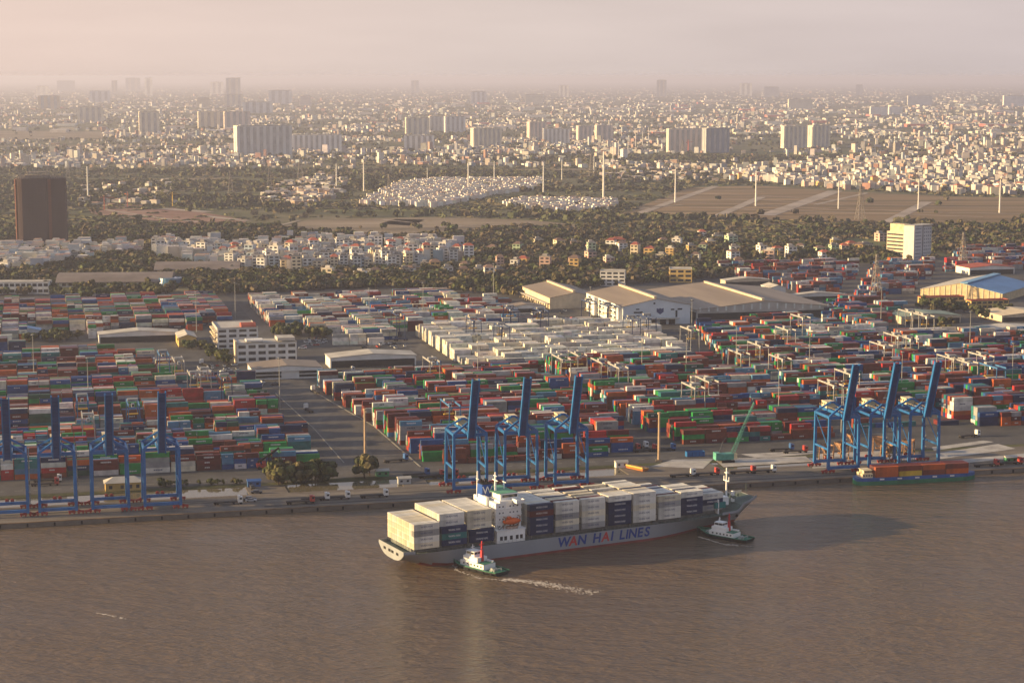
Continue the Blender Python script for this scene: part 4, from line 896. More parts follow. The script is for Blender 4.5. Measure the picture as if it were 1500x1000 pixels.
# white warehouse with walls tinted for the bluish shade on its front
p = (G(915, 478) + G(1008, 473)) / 2; wv = G(1008, 473) - G(915, 478); WR = math.atan2(wv.y, wv.x); WW = wv.length
wh1 = gable("warehouse", "big white warehouse with shaded bluish gable front and brown roof among the container stacks", "warehouse", p, TH, WW, 105, 15.5, 21, M_tintw, M_roofg)
R = wh1; x = WW / 2
for k in range(3):                                           # sunlit office floors on the left flank
    z = 3.2 + k * 4.4
    for j in range(9): MB().bb(-x - .06, -x, 8 + j * 10.5, 15 + j * 10.5, z, z + 1.7).obj("window", M_dark, R)
sb = MB()
for y0 in (2, 34, 70): sb.bb(-x - 3.4, -x, y0, y0 + 8, 0, 15.0)
sb.obj("stair_tower", M_wall, R)
mb = MB(); [mb.bb(-x - 1.6, -x - .06, 10, 103, z, z + .35) for z in (2.5, 6.9, 11.3)]; mb.obj("gallery", M_fasc, R)
MB().bb(-x * .18, x * .62, -5.5, 0, 5.0, 5.6).obj("canopy", M_roofc, R)
for x0, x1 in ((-x * .15, .0), (x * .1, x * .28), (x * .36, x * .55)): MB().bb(x0, x1, -.08, 0, .1, 4.7).obj("loading_door", M_shade, R)
for x0, z0, w, h in ((-.62, 12.6, 3, .9), (-.68, 9.9, 7.5, 1.2), (-.6, 7.2, 2.4, .9), (-.6, 5.0, 2.4, .9), (.42, 11.6, 3, 1.1), (.62, 11.6, 4, 1.3), (.56, 5.8, 1.6, 5.5), (-.1, 16.8, 1.6, 1.4)): MB().bb(x * x0, x * x0 + w, -.08, 0, z0, z0 + h).obj("window", M_dark, R)
sh = MB(); c = x * .1; sh.add([(c - 3, -.1, 13.5), (c - 3, -.1, 10.5), (c, -.1, 8.3), (c + 3, -.1, 10.5), (c + 3, -.1, 13.5), (c + 1.2, -.1, 12.9), (c, -.1, 13.5), (c - 1.2, -.1, 12.9)], [(0, 1, 2, 3, 4, 5, 6, 7)]); sh.obj("emblem", mat("emblem_blue", (.04, .06, .16)), R)
# lower rear shed, big grey shed
q = G(798, 452); wh2 = gable("warehouse", "low cream warehouse with colonnaded sunlit side, behind and left of the white warehouse", "warehouse", XY(ST(820, 452)[0] + 14, ST(820, 452)[1]), TH, 46, 95, 9.5, 13.5, M_fasc, M_roofg)
MB().bb(-27, -23.1, 1, 94, 4.4, 4.9).obj("canopy", M_roofc, wh2)
for k in range(12): MB().bb(-26.8, -26.3, 2 + k * 8, 2.5 + k * 8, 0, 4.4).obj("column", M_fasc, wh2)
for k in range(11): MB().bb(-23.08, -23, 4 + k * 8, 8 + k * 8, .1, 3.9).obj("loading_door", M_shade, wh2)
a, c = ST(1066, 473), ST(1206, 461); w3 = c[0] - a[0] + 22
wh3 = gable("warehouse", "long low grey shed with open sides and striped gable, right of the white warehouse", "warehouse", XY((a[0] + c[0]) / 2 - 8, 612), TH, w3, 150, 8.5, 14.5, M_roofc, M_roofg)
mb = MB()
for k in range(16):
    xx = -w3 / 2 + 3 + k * (w3 - 6) / 15; mb.box((xx, -.12, 8.6 + (1 - abs(xx) / (w3 / 2)) * 1.8), (1.5, .14, 3.2 + 2 * (1 - abs(xx) / (w3 / 2))))
mb.obj("cladding_rib", mat("pale_clad", (0.62, 0.64, 0.60)), wh3)
MB().bb(-w3 / 2 + 1, w3 / 2 - 1, -.08, 0, .1, 5.6).obj("doorway", M_shade, wh3); MB().bb(-w3 / 2 - .08, -w3 / 2, 2, 148, .1, 6.2).obj("doorway", M_shade, wh3)
# blue-roofed shed at the right
a, c = G(1346, 436), G(1470, 442); d = c - a
wh4 = gable("warehouse", "large shed with blue metal roof and ochre ribbed gable wall at the right", "warehouse", (a + c) / 2, math.atan2(d.y, d.x) - .12, d.length, 95, 7.5, 15, mat("ribbed_wall", (0.56, 0.44, 0.26), .8), M_roofc, None, False, M_roofb)
mb = MB(); Lh = d.length / 2
for k in range(15):
    xx = -Lh + 2.5 + k * (d.length - 5) / 14; mb.box((xx, -.2, (7.5 + 7 * (1 - abs(xx) / Lh)) / 2), (.9, .4, 7.3 + 7 * (1 - abs(xx) / Lh)))
mb.obj("wall_rib", M_fasc, wh4)
MB().bb(-1.0, 6.0, -.3, 95.5, 15.0, 16.0).obj("ridge_cap", M_roofb, wh4)
def block(name, label, cat, p, rz, w, d, h, mw, mr, floors=0, bays=0, group=None, strips=True, parapet=.6, mwin=None, sides=True, ribbon=.5):
    """flat-roofed block, x along the front, y depth, origin at the middle of the front wall"""
    R = thing(name, label, cat, p, rz, group); mwin = mwin or M_dark
    MB().bb(-w / 2, w / 2, 0, d, 0, h).obj("wall", mw, R)
    rb = MB(); rb.bb(-w / 2 - .15, w / 2 + .15, -.15, d + .15, h, h + .15)
    if parapet:
        for q in ((-w / 2, w / 2, 0, .25), (-w / 2, w / 2, d - .25, d), (-w / 2, -w / 2 + .25, .25, d - .25), (w / 2 - .25, w / 2, .25, d - .25)): rb.bb(*q, h + .15, h + .15 + parapet)
    rb.obj("roof", mr, R); fh = h / max(1, floors)
    for k in range(floors):
        z = k * fh + fh * (.5 - ribbon / 2 + .05)
        for j in range(max(1, bays)):
            bw = w / max(1, bays); x0 = -w / 2 + j * bw + bw * .14; MB().bb(x0, x0 + bw * .72, -.07, 0, z, z + fh * ribbon).obj("window", mwin, R)
        if sides:
            nb = max(1, int(d / (w / max(1, bays))))
            for j in range(nb):
                bw = d / nb; MB().bb(-w / 2 - .07, -w / 2, j * bw + bw * .2, j * bw + bw * .8, z, z + fh * ribbon).obj("window", mwin, R)
    return R
o1 = block("office_building", "white four-storey port office with red arched roof piece and sunlit balconies", "office", XY(ST(350, 512)[0], ST(350, 512)[1] + 6), TH, 30, 42, 15, M_wall, M_roofc, 4, 4)
ar = MB(); pr = [(math.cos(math.pi * k / 8) * 6, math.sin(math.pi * k / 8) * 3.2 + 15.2) for k in range(9)]; ar.xprism(pr, -1, 10); e_ = ar.obj("arched_roof", M_tile, o1); e_.location = (4, 9, 0)
mb = MB(); [mb.bb(-17, -15.1, 1 + j * 10.5, 9 + j * 10.5, z, z + 1.1) for z in (4.0, 7.7, 11.4) for j in range(4)]; mb.obj("balcony", M_fasc, o1)
o2 = block("office_building", "white three-storey port office with blue ribbon windows beside the grey-roofed hall", "office", XY(ST(392, 531)[0], ST(392, 531)[1] + 2), TH, 42, 24, 13.5, M_wall, M_roofc, 3, 6)
MB().bb(-22.5, -21.05, -1, 8, 0, 15.5).obj("stair_tower", M_fasc, o2); MB().bb(8, 20.5, 4, 20, 14.3, 16.5).obj("penthouse", M_roofc, o2); MB().bb(-14, -2, 4, 14, 14.3, 15.6).obj("plant_room", M_wall, o2)
o3 = gable("terminal_hall", "wide low hall with grey sheet roof and white fascia below the port offices", "hall", XY((ST(365, 553)[0] + ST(465, 553)[0]) / 2 + 2, ST(415, 555)[1]), TH, 46, 30, 7.0, 9.0, M_wall, M_roofg, None, False)
for x0, x1 in ((-21, -4), (8, 20)):
    for z in (1.0, 3.4): MB().bb(x0, x1, -.07, 0, z, z + 1.8).obj("window", M_dark, o3)
MB().bb(-23.5, 23.5, -1.2, -.62, 5.4, 7.1).obj("fascia", M_wall, o3)
hut = thing("port_hut", "ochre single-storey hut with pale hipped roof behind the left quay cranes", "hut", XY(ST(183, 722)[0], 58), TH)
MB().bb(-9, 9, 0, 8, 0, 4.2).obj("wall", M_yel, hut)
mb = MB(); mb.add([(-9.8, -.8, 4.2), (9.8, -.8, 4.2), (9.8, 8.8, 4.2), (-9.8, 8.8, 4.2), (-5, 4, 6.6), (5, 4, 6.6)], [(0, 1, 5, 4), (1, 2, 5), (2, 3, 4, 5), (3, 0, 4), (3, 2, 1, 0)]); mb.obj("roof", M_roofc, hut)
for xx in (-6.5, -1, 3, 6.5): MB().bb(xx - .8, xx + .8, -.07, 0, 1.3, 3.0).obj("window", M_dark, hut)
def shed(label, px0, px1, py, d, h, mw, mr, dz=0, open_=True):
    a, c = ST(px0, py), ST(px1, py); s = (a[0] + c[0]) / 2; w = (G(px1, py) - G(px0, py)).length * .98
    o = gable("shed", label, "shed", XY(s, (a[1] + c[1]) / 2), TH + dz, w, d, h, h + 2.2, mw, mr, None, False)
    if open_: MB().bb(-w / 2 + 1, w / 2 - 1, -.07, 0, .1, h * .72).obj("opening", M_shade, o)
    return o
shed("long low shed with pale sheet roof behind the left container blocks", 145, 262, 501, 18, 6.5, M_wall, M_roofc)
shed("flat grey canopy shed over parked trucks, left of the pale container block", 482, 612, 537, 22, 7, M_wall, M_roofc)
shed("small cream shed at the edge of the middle yard road", 262, 288, 508, 30, 7, M_yel, M_roofc, 0, False)
shed("long beige shed roof along the right edge of the yard", 1428, 1560, 497, 26, 7, M_fasc, M_roofc); shed("pale green-roofed shed in front of the blue-roofed one", 1318, 1412, 474, 30, 6, M_fasc, mat("green_grey_roof", (.24, .30, .24), .7)); shed("tan round-topped shed at the right edge of the photo", 1462, 1560, 470, 40, 5, M_fasc, M_fasc)
shed("small white shed beside the grey warehouse's far end", 1128, 1152, 434, 24, 8, M_wall, M_roofc, 0, False); shed("long pale sheds in a row behind the grey warehouse", 1060, 1130, 418, 14, 5, M_fasc, M_roofc); shed("pale shed row beside parked buses, behind the grey warehouse", 1156, 1240, 440, 10, 5, M_wall, M_roofc)
shed("grey low shed right of the long yard road, behind white containers", 742, 800, 458, 16, 5, M_wall, M_roofg); shed("blue-roofed shed among the far-left container rows", 22, 60, 496, 14, 6, M_tintw, M_roofb)
shed("white low warehouse between trees at the far-right edge", 1416, 1490, 402, 30, 7, M_wall, M_tile)
gh = block("guard_house", "pair of small pale houses with red-tiled trim before the blue-roofed shed's left end", "house", G(1382, 447), TH, 40, 10, 7, M_yel, M_tile, 2, 7); block("guard_house", "pale two-storey house with red trim before the blue-roofed shed's right end", "house", G(1450, 452), TH, 36, 10, 7, M_yel, M_tile, 2, 7)
block("office_building", "small ochre and white four-storey block behind the white warehouse", "office", G(897, 419), TH - .35, 24, 18, 14, M_wall, M_roofc, 4, 4); block("office_building", "cream block with blank lit wall behind the grey shed's far end", "office", G(997, 414), TH - .3, 22, 20, 13, M_yel, M_roofc, 3, 3)
ad = block("arcade_building", "long white arcaded two-storey building at the left edge among trees", "hall", G(14, 431), .06, 72, 18, 11, M_wall, M_roofc, 2, 14)
# arched hall among trees at the left
ah = thing("arched_hall", "wide brown-roofed hall with curved blue glass end among trees at the left", "hall", G(172, 420), .1)
pr = [(-3, 5), (4, 8.5), (14, 11), (26, 11.5), (40, 9.5), (52, 6)]; mb = MB(); mb.xprism([(y, z) for y, z in pr] + [(52, 5), (-3, 4.4)], -58, 52); mb.obj("roof", mat("brown_sheet_roof", (0.20, 0.165, 0.145), .7, .25, .05), ah)
MB().bb(-55, 49, 0, 50, 0, 5.2).obj("wall", M_wall, ah); mb = MB(); mb.tube((50, 4, 0), (50, 4, 8), 13, 11, 20); mb.obj("glass_rotunda", mat("blue_glass", (.06, .14, .24), .2, .2), ah)
for k in range(16): MB().bb(-52 + k * 6, -48.5 + k * 6, -.07, 0, 1, 4).obj("window", M_dark, ah)
ah2 = thing("arched_hall", "second brown-roofed hall with ochre arcade, right of the curved glass hall", "hall", G(290, 403), .1)
mb = MB(); mb.xprism([(-3, 6), (8, 10), (24, 12), (42, 8), (42, 7.4), (-3, 5.4)], -44, 42); mb.obj("roof", MATS["brown_sheet_roof"], ah2); MB().bb(-41, 39, 0, 40, 0, 6).obj("wall", M_yel, ah2)
for k in range(11): MB().bb(-39 + k * 7, -35 + k * 7, -.07, 0, .8, 4.6).obj("window", M_dark, ah2)
# unfinished brown tower at the left
bp_ = G(62, 358); tw = thing("unfinished_tower", "tall dark brown tower wrapped in scaffold netting at the far left", "tower", bp_, 0.30)
M_net = mat("brown_netting", (0.078, 0.052, 0.050), 0.95, 0.35, 0.05, stretch=(1, 1, .08)); M_net2 = mat("sunlit_tint_netting", (0.15, 0.062, 0.042), 0.95, 0.3, 0.08, stretch=(1, 1, .1))  # second, redder netting tone carries the low sun on the left flank
MB().prism([(-27, 1), (-22, -2), (6, -2), (10, 1), (12, -1), (29, -1), (31, 6), (29, 26), (-24, 27), (-28, 20)], 2, 79).obj("netting", M_net, tw)
mb = MB(); mb.bb(-29.2, -28.1, 3, 20, 2, 78); mb.bb(8.5, 12.5, -1.6, .5, 2, 78); mb.obj("sunlit_tint_panel", M_net2, tw)  # left flank's low orange sun painted as a redder panel; front strip shares it
mb = MB()
for k in range(26):
    xx = -25 + k * 2.1; mb.bb(xx, xx + .8, 2 + (k % 3), 3 + (k % 3), 79, 79 + 2.5 + (k * 7 % 5) * .5); mb.bb(xx, xx + .8, 18, 19, 79, 82.5)
mb.bb(-16, 12, 4, 16, 79, 83); mb.bb(-15, 8, 5, 15, 86, 86.6); [mb.bb(-14 + k * 3.5, -13.3 + k * 3.5, 5, 6, 83, 86) for k in range(7)]; mb.obj("roof_frame", mat("raw_concrete", (.30, .25, .21), .9, .3), tw)
mb = MB()
for k in range(1, 19): mb.bb(-27.2, 30, -2.15, -2.0, 2 + k * 4, 2.3 + k * 4)
for k in range(14): mb.bb(-24 + k * 4, -23.7 + k * 4, -2.2, -2.0, 2, 79)
mb.obj("scaffold", mat("scaffold_brown", (.075, .052, .05), .9), tw); MB().bb(-30, 32, -4, 30, 0, 3).obj("podium", mat("podium_grey", (.3, .29, .27)), tw)
# striped tower at the right
rt_ = thing("office_tower", "pale grey office tower with sunlit banded wing standing alone in woods at the right", "tower", G(1338, 381), .72)
M_tg = mat('tower_glass', (.20, .22, .25), .3); M_tp = mat("tower_panel", (.50, .51, .52), .7, .12)
MB().bb(0, 15, 0, 14, 0, 37).obj("wall", M_tp, rt_); MB().bb(18, 33, 1, 14, 0, 36).obj("wing", M_tp, rt_); MB().bb(15, 18, 2, 13, 0, 35).obj("glass_core", M_dark, rt_)
MB().bb(0, 14, 14, 37, 0, 30).obj("banded_wing", M_fasc, rt_); MB().bb(1.5, 13, 15, 34, 30, 38.5).obj("penthouse", mat("tower_sunlit_tone", (.60, .50, .32), .8), rt_); MB().bb(-.5, 33.5, -.5, 13.9, 37.05, 38.0).obj("roof", M_roofc, rt_)  # banded wing and penthouse in warm tones that paint sunlight on this side
for k in range(7): MB().bb(-.08, 0, 14.6, 36.4, 2.0 + k * 4, 3.6 + k * 4).obj("window_band", M_dark, rt_)
for k in range(9):
    for j in range(4): MB().bb(19.2 + j * 3.6, 21.0 + j * 3.6, .93, 1, 2 + k * 3.8, 3.6 + k * 3.8).obj("window", M_tg, rt_)
    MB().bb(2.5, 12.5, -.07, 0, 2.2 + k * 3.9, 3.2 + k * 3.9).obj("window", M_tg, rt_)
# ---- apartment blocks of the middle distance and the far skyline
M_apc = [mat("apartment_" + n_, c, .8, .15, .03) for n_, c in (("cream", (.82, .73, .56)), ("grey", (.72, .69, .64)), ("white", (.84, .81, .76)), ("pink", (.79, .65, .55)), ("slate", (.30, .32, .37)), ("buff", (.62, .50, .33)))]
M_strip = mat("window_strip", (.46, .44, .415), .5, .3, .05)
AP = [ # px0, px1, top, base, colour, strips, rz, label
 (348, 428, 183, 228, 1, 8, -.42, "broad grey apartment slab with sunlit ochre end, largest in the distant left city"), (429, 500, 197, 222, 2, 9, -.15, "long low white apartment block right of the broad grey slab"), (292, 330, 163, 188, 0, 4, -.4, "cream apartment tower cluster, left of the pair behind the broad slab"), (330, 366, 163, 189, 3, 4, -.4, "pinkish apartment tower, right of the pair behind the broad slab"),
 (595, 629, 172, 198, 0, 4, -.3, "cream apartment tower behind the low pale block left of centre"), (593, 635, 198, 221, 2, 5, -.1, "low pale green-white block in front of the cream tower"), (629, 650, 170, 192, 1, 3, -.3, "grey tower beside the cream one left of centre"), (652, 682, 170, 194, 2, 4, -.3, "white tower, rightmost of the three left of centre"),
 (692, 736, 187, 217, 0, 6, -.4, "isolated cream and white apartment tower at the centre of the city"), (774, 802, 178, 205, 3, 4, -.4, "taller pink-cream tower of the joined pair right of centre"), (796, 834, 188, 210, 2, 6, -.12, "wide white block of the joined pair right of centre"), (846, 869, 184, 208, 3, 3, -.3, "left one of two matching pinkish towers right of centre"), (873, 898, 183, 207, 3, 3, -.3, "right one of two matching pinkish towers right of centre"),
 (978, 1030, 188, 223, 3, 6, -.25, "wide grey-pink apartment slab with flat roof beside a blue tower"), (1031, 1071, 187, 224, 4, 4, -.45, "dark blue tower with yellow lit edge beside the grey-pink slab"), (1146, 1184, 184, 217, 0, 5, -.3, "cream apartment tower, left of the twin blocks in the right city"), (1186, 1219, 183, 216, 0, 4, -.5, "cream apartment tower, right of the twin blocks in the right city"),
 (205, 233, 163, 197, 0, 3, -.35, "cream tower standing over trees in the left city"), (58, 86, 140, 160, 5, 3, -.3, "tan tower block near the left edge of the hazy city"), (115, 150, 156, 179, 0, 4, -.2, "cluster block of cream flats in the hazy left city"), (357, 398, 149, 166, 2, 4, -.2, "pale wide block behind the broad grey slab"), (395, 426, 132, 152, 2, 3, -.2, "pale hazy tower with lit left edge, above the wide block"),
 (333, 341, 114, 146, 4, 1, 0, "left one of hazy twin skyscrapers above the left city"), (343, 351, 114, 146, 4, 1, 0, "right one of hazy twin skyscrapers above the left city"), (214, 222, 114, 140, 2, 1, 0, "thin pale hazy skyscraper at the left skyline"), (86, 108, 118, 134, 4, 2, 0, "faint broad dark block on the left skyline"), (186, 204, 114, 134, 4, 2, 0, "faint grey block on the skyline left of the thin skyscraper"), (165, 171, 118, 138, 4, 1, 0, "faint narrow tower on the left skyline"),
 (963, 975, 117, 142, 4, 2, 0, "lone hazy blue tower on the skyline right of centre"), (1121, 1139, 127, 142, 4, 2, 0, "faint dark block on the right skyline"), (1155, 1190, 145, 161, 0, 4, -.2, "hazy cream block row in the far right city"), (1275, 1300, 156, 169, 2, 3, -.2, "pale far block, left of two in the far right city"), (1302, 1322, 156, 168, 2, 3, -.2, "pale far block, right of two in the far right city"),
 (1470, 1500, 140, 156, 2, 3, -.2, "hazy pale block at the right edge"), (133, 160, 133, 150, 2, 3, -.2, "hazy white block in the far left city"), (290, 306, 143, 157, 5, 2, -.2, "small tan tower in the far left city"), (330, 355, 138, 156, 0, 3, -.2, "cream block under the twin skyscrapers"), (440, 455, 140, 155, 3, 2, -.2, "pinkish hazy block right of the pale tower"), (604, 612, 118, 136, 4, 1, 0, "very faint tower on the skyline at centre"), (690, 712, 134, 152, 2, 3, -.2, "pale hazy blocks cluster at centre skyline"),
 (770, 795, 138, 153, 0, 3, -.2, "cream hazy block at the centre skyline"), (820, 832, 125, 142, 2, 2, 0, "faint pale tower right of the centre skyline"), (1085, 1100, 122, 140, 2, 2, 0, "faint pale tower on the right skyline"), (1255, 1262, 124, 140, 4, 1, 0, "very faint thin tower on the right skyline"), (1330, 1365, 140, 154, 1, 3, -.2, "hazy grey block in the far right city"), (310, 326, 120, 138, 2, 2, 0, "faint pale tower left of the twin skyscrapers"), (55, 70, 126, 142, 2, 2, 0, "faint pale tower near the left edge skyline")]
for px0, px1, yt, yb, ci, ns, rz, lab in AP:
    p = G((px0 + px1) / 2, yb); pm = PX(p.x, p.y, 0)[2]; wtot = (px1 - px0) / pm; dd = min(22 if wtot < 120 else 30, wtot * .8); a = rz = abs(rz) * 1.25
    w = max(8, (wtot - dd * math.sin(a)) / math.cos(a)); H = (yb - yt) / pm
    R = thing("apartment_block", lab, "apartment block", p, rz, "apartment blocks across the city")
    wb = MB(); wb.bb(-w / 2, w / 2, 0, dd, 0, H * .96); nb = max(1, ns)
    for k in range(nb + 1): wb.bb(-w / 2 + k * w / nb - w / nb * .2, -w / 2 + k * w / nb + w / nb * .2, -1.2, 0, 0, H * (.97 + .015 * (k % 2)))
    wb.obj("wall", M_apc[ci], R)
    if H * pm > 16:
        for k in range(nb): MB().bb(-w / 2 + (k + .27) * w / nb, -w / 2 + (k + .73) * w / nb, -.5, 0, H * .03, H * .93).obj("window_strip", M_strip, R)
        for k in range(2): MB().bb(-w / 2 - .3, -w / 2, dd * (.16 + .42 * k), dd * (.36 + .42 * k), H * .04, H * .92).obj("window_strip", M_strip, R)
    rb = MB(); rb.bb(-w / 2 - .5, w / 2 + .5, -1.4, dd + .5, H * .96, H * .985)
    for k in range(max(1, nb // 2)): rb.bb(-w / 2 + (k + .3) * 2 * w / nb, -w / 2 + (k + .7) * 2 * w / nb, dd * .3, dd * .7, H * .985, H)
    rb.obj("roof", M_roofc, R)
# ---- tall white masts of the power line, lattice pylons, tower cranes
def monopole():
    R = thing("power_mast", "x", "mast", group="white power-line masts across the fields"); mm = mat("mast_white", (.72, .69, .64), .6, .1)
    MB().tube((0, 0, 0), (0, 0, 50), 1.25, .75, 8).obj("pole", mm, R)
    mb = MB(); [mb.bar((-3.2 + .4 * k, 0, 36 + k * 5), (3.2 - .4 * k, 0, 36 + k * 5), .45) for k in range(3)]; mb.obj("cross_arm", mm, R); return R
MPS = [(129, 244, 293), (493, 240, 278), (533, 235, 280), (626, 246, 267), (686, 237, 281), (724, 236, 268), (796, 238, 284), (823, 234, 264), (870, 228, 257), (884, 222, 290), (989, 248, 297), (1107, 250, 302), (1228, 265, 306), (1345, 265, 307), (1464, 263, 312), (906, 206, 232), (920, 202, 226), (931, 196, 218), (941, 192, 213), (950, 187, 208), (1310, 200, 222), (898, 210, 238)]
MPS.sort(); mono = monopole()
for i, (px, yt, yb) in enumerate(MPS):
    p = G(px, yb); k = (yb - yt) / PX(p.x, p.y, 0)[2] / 50; lab = "tall slim white power mast, %s of the white masts beyond the woods" % nth_left(i, len(MPS))
    if i == 0: mono.location = p; mono["label"] = lab; mono.scale = (k, k, k)
    else: dup(mono, p, 0, lab, k)
def pylon(m):
    R = thing("lattice_pylon", "x", "pylon", group="lattice pylons"); mb = MB(); H = 46; lv = [0, 8, 15, 21, 26, 31, 36, 41, 46]
    def hw(z): return 4.6 * (1 - z / H) ** 1.2 + .7
    for a, b_ in zip(lv[:-1], lv[1:]):
        for (x, y), (x2, y2) in (((-1, -1), (1, -1)), ((1, -1), (1, 1)), ((1, 1), (-1, 1)), ((-1, 1), (-1, -1))):
            mb.bar((x * hw(a), y * hw(a), a), (x * hw(b_), y * hw(b_), b_), .5); mb.bar((x * hw(a), y * hw(a), a), (x2 * hw(b_), y2 * hw(b_), b_), .28); mb.bar((x2 * hw(a), y2 * hw(a), a), (x * hw(b_), y * hw(b_), b_), .28)
    mb.obj("tower_frame", m, R); mb = MB(); [mb.bar((-5.5 + k, 0, 31 + k * 6), (5.5 - k, 0, 31 + k * 6), .6) for k in range(3)]; mb.obj("cross_arm", m, R); return R
py0 = pylon(mat("pylon_grey", (.27, .24, .21), .7, .2))
LP = [(338, 250, 290), (395, 243, 272), (440, 226, 262), (570, 256, 288), (1260, 270, 322), (1283, 372, 442), (1410, 340, 396), (866, 226, 262), (100, 236, 262), (212, 205, 230), (186, 280, 305), (1000, 205, 230)]; LP.sort()
for i, (px, yt, yb) in enumerate(LP):
    p = G(px, yb); k = (yb - yt) / PX(p.x, p.y, 0)[2] / 46; lab = "brownish steel lattice pylon, %s of the lattice pylons" % nth_left(i, len(LP))
    if i == 0: py0.location = p; py0.scale = (k, k, k); py0["label"] = lab
    else: dup(py0, p, .3, lab, k)
def tcrane(m):
    R = thing("tower_crane", "x", "tower crane", group="tower cranes on the building site"); MB().bar((0, 0, 0), (0, 0, 40), 2.0).obj("mast", m, R); MB().bar((-14, 0, 41), (34, 0, 41), 1.3).obj("jib", m, R); mb = MB(); mb.bar((0, 0, 40), (0, 0, 49), 1.2); mb.bar((0, 0, 49), (24, 0, 41.8), .4); mb.bar((0, 0, 49), (-12, 0, 41.8), .4); mb.obj("apex", m, R); MB().box((-12, 0, 39.5), (3, 1.6, 2.4)).obj("counterweight", M_conc, R); return R
tr_ = tcrane(mat("crane_red", (.5, .12, .06))); ty_ = tcrane(mat("crane_yellow", (.55, .36, .08)))
for o, px, yt, yb, r_, lab in ((tr_, 153, 286, 308, .4, "red tower crane beside the orange-lit site left of the field"), (None, 187, 281, 304, 2.0, "red tower crane, second from left over the building site"), (ty_, 253, 281, 303, .8, "yellow tower crane at the right of the building site"), (None, 1008, 205, 226, 1.0, "small tower crane beside the grey-pink apartment slab")):
    p = G(px, yb); k = (yb - yt) / PX(p.x, p.y, 0)[2] / 49
    if o: o.location = p; o.rotation_euler = (0, 0, r_); o.scale = (k,) * 3; o["label"] = lab
    else: dup(tr_, p, r_, lab, k)
# ================================================================== VEHICLES AND QUAY CLUTTER
VC = {"white": (.7, .69, .66), "red": (.42, .05, .04), "blue": (.04, .12, .32), "dark": (.05, .05, .055), "green": (.05, .22, .1), "yellow": (.55, .36, .05), "silver": (.4, .41, .42), "orange": (.5, .17, .04)}
def vm(c): return mat("vehicle_" + c, VC[c], .4, .12, .5, spec=.5)
def wheels(R, xs_, w, r):
    for x in xs_:
        for sd in (-1, 1): MB().tube((x, sd * (w - .28), r), (x, sd * w, r), r, n=10).obj("wheel", M_black, R)
def make_truck(c):
    R = thing("truck", "x", "truck", group="trucks and trailers in the port"); cb = MB(); cb.bb(4.6, 6.8, -1.22, 1.22, .9, 3.5); cb.bb(4.6, 5.8, -1.1, 1.1, 3.5, 3.9); cab = cb.obj("cab", vm(c), R)
    MB().bb(6.78, 6.84, -1.05, 1.05, 2.2, 3.2).obj("windscreen", M_dark, cab); MB().bb(5.4, 6.5, -1.26, -1.2, 2.2, 3.1).obj("window", M_dark, cab)
    mb = MB(); mb.bb(-6.8, 4.3, -1.2, 1.2, 1.15, 1.45); mb.bb(-6.8, 6.4, -.5, .5, .75, 1.15); mb.obj("trailer_bed", mat("trailer_dark", (.045, .04, .04), .7, .3), R); wheels(R, (-6, -4.8, 2.6, 5.9), 1.2, .52); return R
def make_car(c):
    R = thing("parked_car", "x", "car", group="cars and vans parked in the port"); mb = MB(); mb.bb(-2.2, 2.2, -.88, .88, .35, .95); b_ = mb.obj("body", vm(c), R); MB().box((-.2, 0, 1.2), (2.5, 1.6, .6), 0, 0, .8).obj("cabin", M_dark, b_); wheels(R, (-1.4, 1.4), .9, .33); return R
TP = {c: make_truck(c) for c in ("white", "red", "blue")}; CP = {c: make_car(c) for c in ("white", "dark", "silver", "red")}
for c in TP: TP[c]["u"] = 0
TR = [("white", 462, 733, 0, "on the quay apron below the pond trees, trailer empty"), ("white", 492, 731, 0, "on the quay apron, second of the line below the pond trees"), ("white", 548, 728, 0, "with empty black trailer on the quay apron near the ship's stern"), ("red", 440, 737, 0, "on the quay apron, leftmost of the line below the pond trees"),
      ("white", 334, 738, 0, "on the left quay apron beside the rightmost left crane"), ("blue", 580, 676, .25, "crossing the wide main road junction"), ("white", 452, 602, 1.7, "driving down the wide main road"), ("white", 462, 575, 1.7, "at the upper end of the main road"), ("blue", 610, 697, .1, "parked by the red trailers behind the left end of the ship"),
      ("red", 632, 699, .1, "parked in the red trailer row left of the middle cranes"), ("red", 652, 698, .1, "behind the first middle crane's legs"), ("white", 1118, 692, 0, "on the right quay apron, ahead of the ship's bow"), ("red", 1088, 693, 0, "with dark trailer on the quay apron above the ship's bow"), ("red", 1035, 696, 0, "by the blue skip near the right land bridge"), ("white", 1000, 698, .1, "on the land bridge behind the ship's bow"),
      ("red", 905, 658, .1, "leftmost in the trailer park at the end of the middle yard"), ("red", 920, 660, .1, "second from left in the trailer park by the right tan mast"), ("white", 932, 657, .1, "white-cabbed in the trailer park by the right tan mast"), ("red", 945, 661, .1, "just left of the right tan mast"), ("blue", 972, 660, .1, "just right of the right tan mast"), ("red", 1445, 683, 0, "beside the moored barge's bow, left of two"), ("red", 1480, 680, 0, "on the quay at the photo's right edge"),
      ("white", 70, 706, .0, "behind the leftmost quay cranes"), ("red", 66, 711, 0, "low red one behind the second left quay crane"), ("white", 1420, 640, .2, "on the road below the far-right stacks"), ("blue", 1145, 660, 0, "on the right slabs below green containers"), ("red", 1165, 663, 0, "on the right slabs between the green stacks and crane"),
      ("white", 330, 552, 1.9, "queued beside the grey-roofed hall"), ("red", 425, 552, 0, "parked before the grey-roofed hall"), ("white", 300, 535, 1.9, "on the road left of the port offices"), ("white", 505, 545, 0, "under the canopy shed, left end"), ("red", 560, 546, 0, "under the canopy shed, right end"), ("blue", 648, 538, 1.8, "parked along the road beside the pale stacks"), ("white", 806, 470, .4, "parked by the low cream warehouse"), ("red", 830, 472, .4, "outside the white warehouse's left flank")]
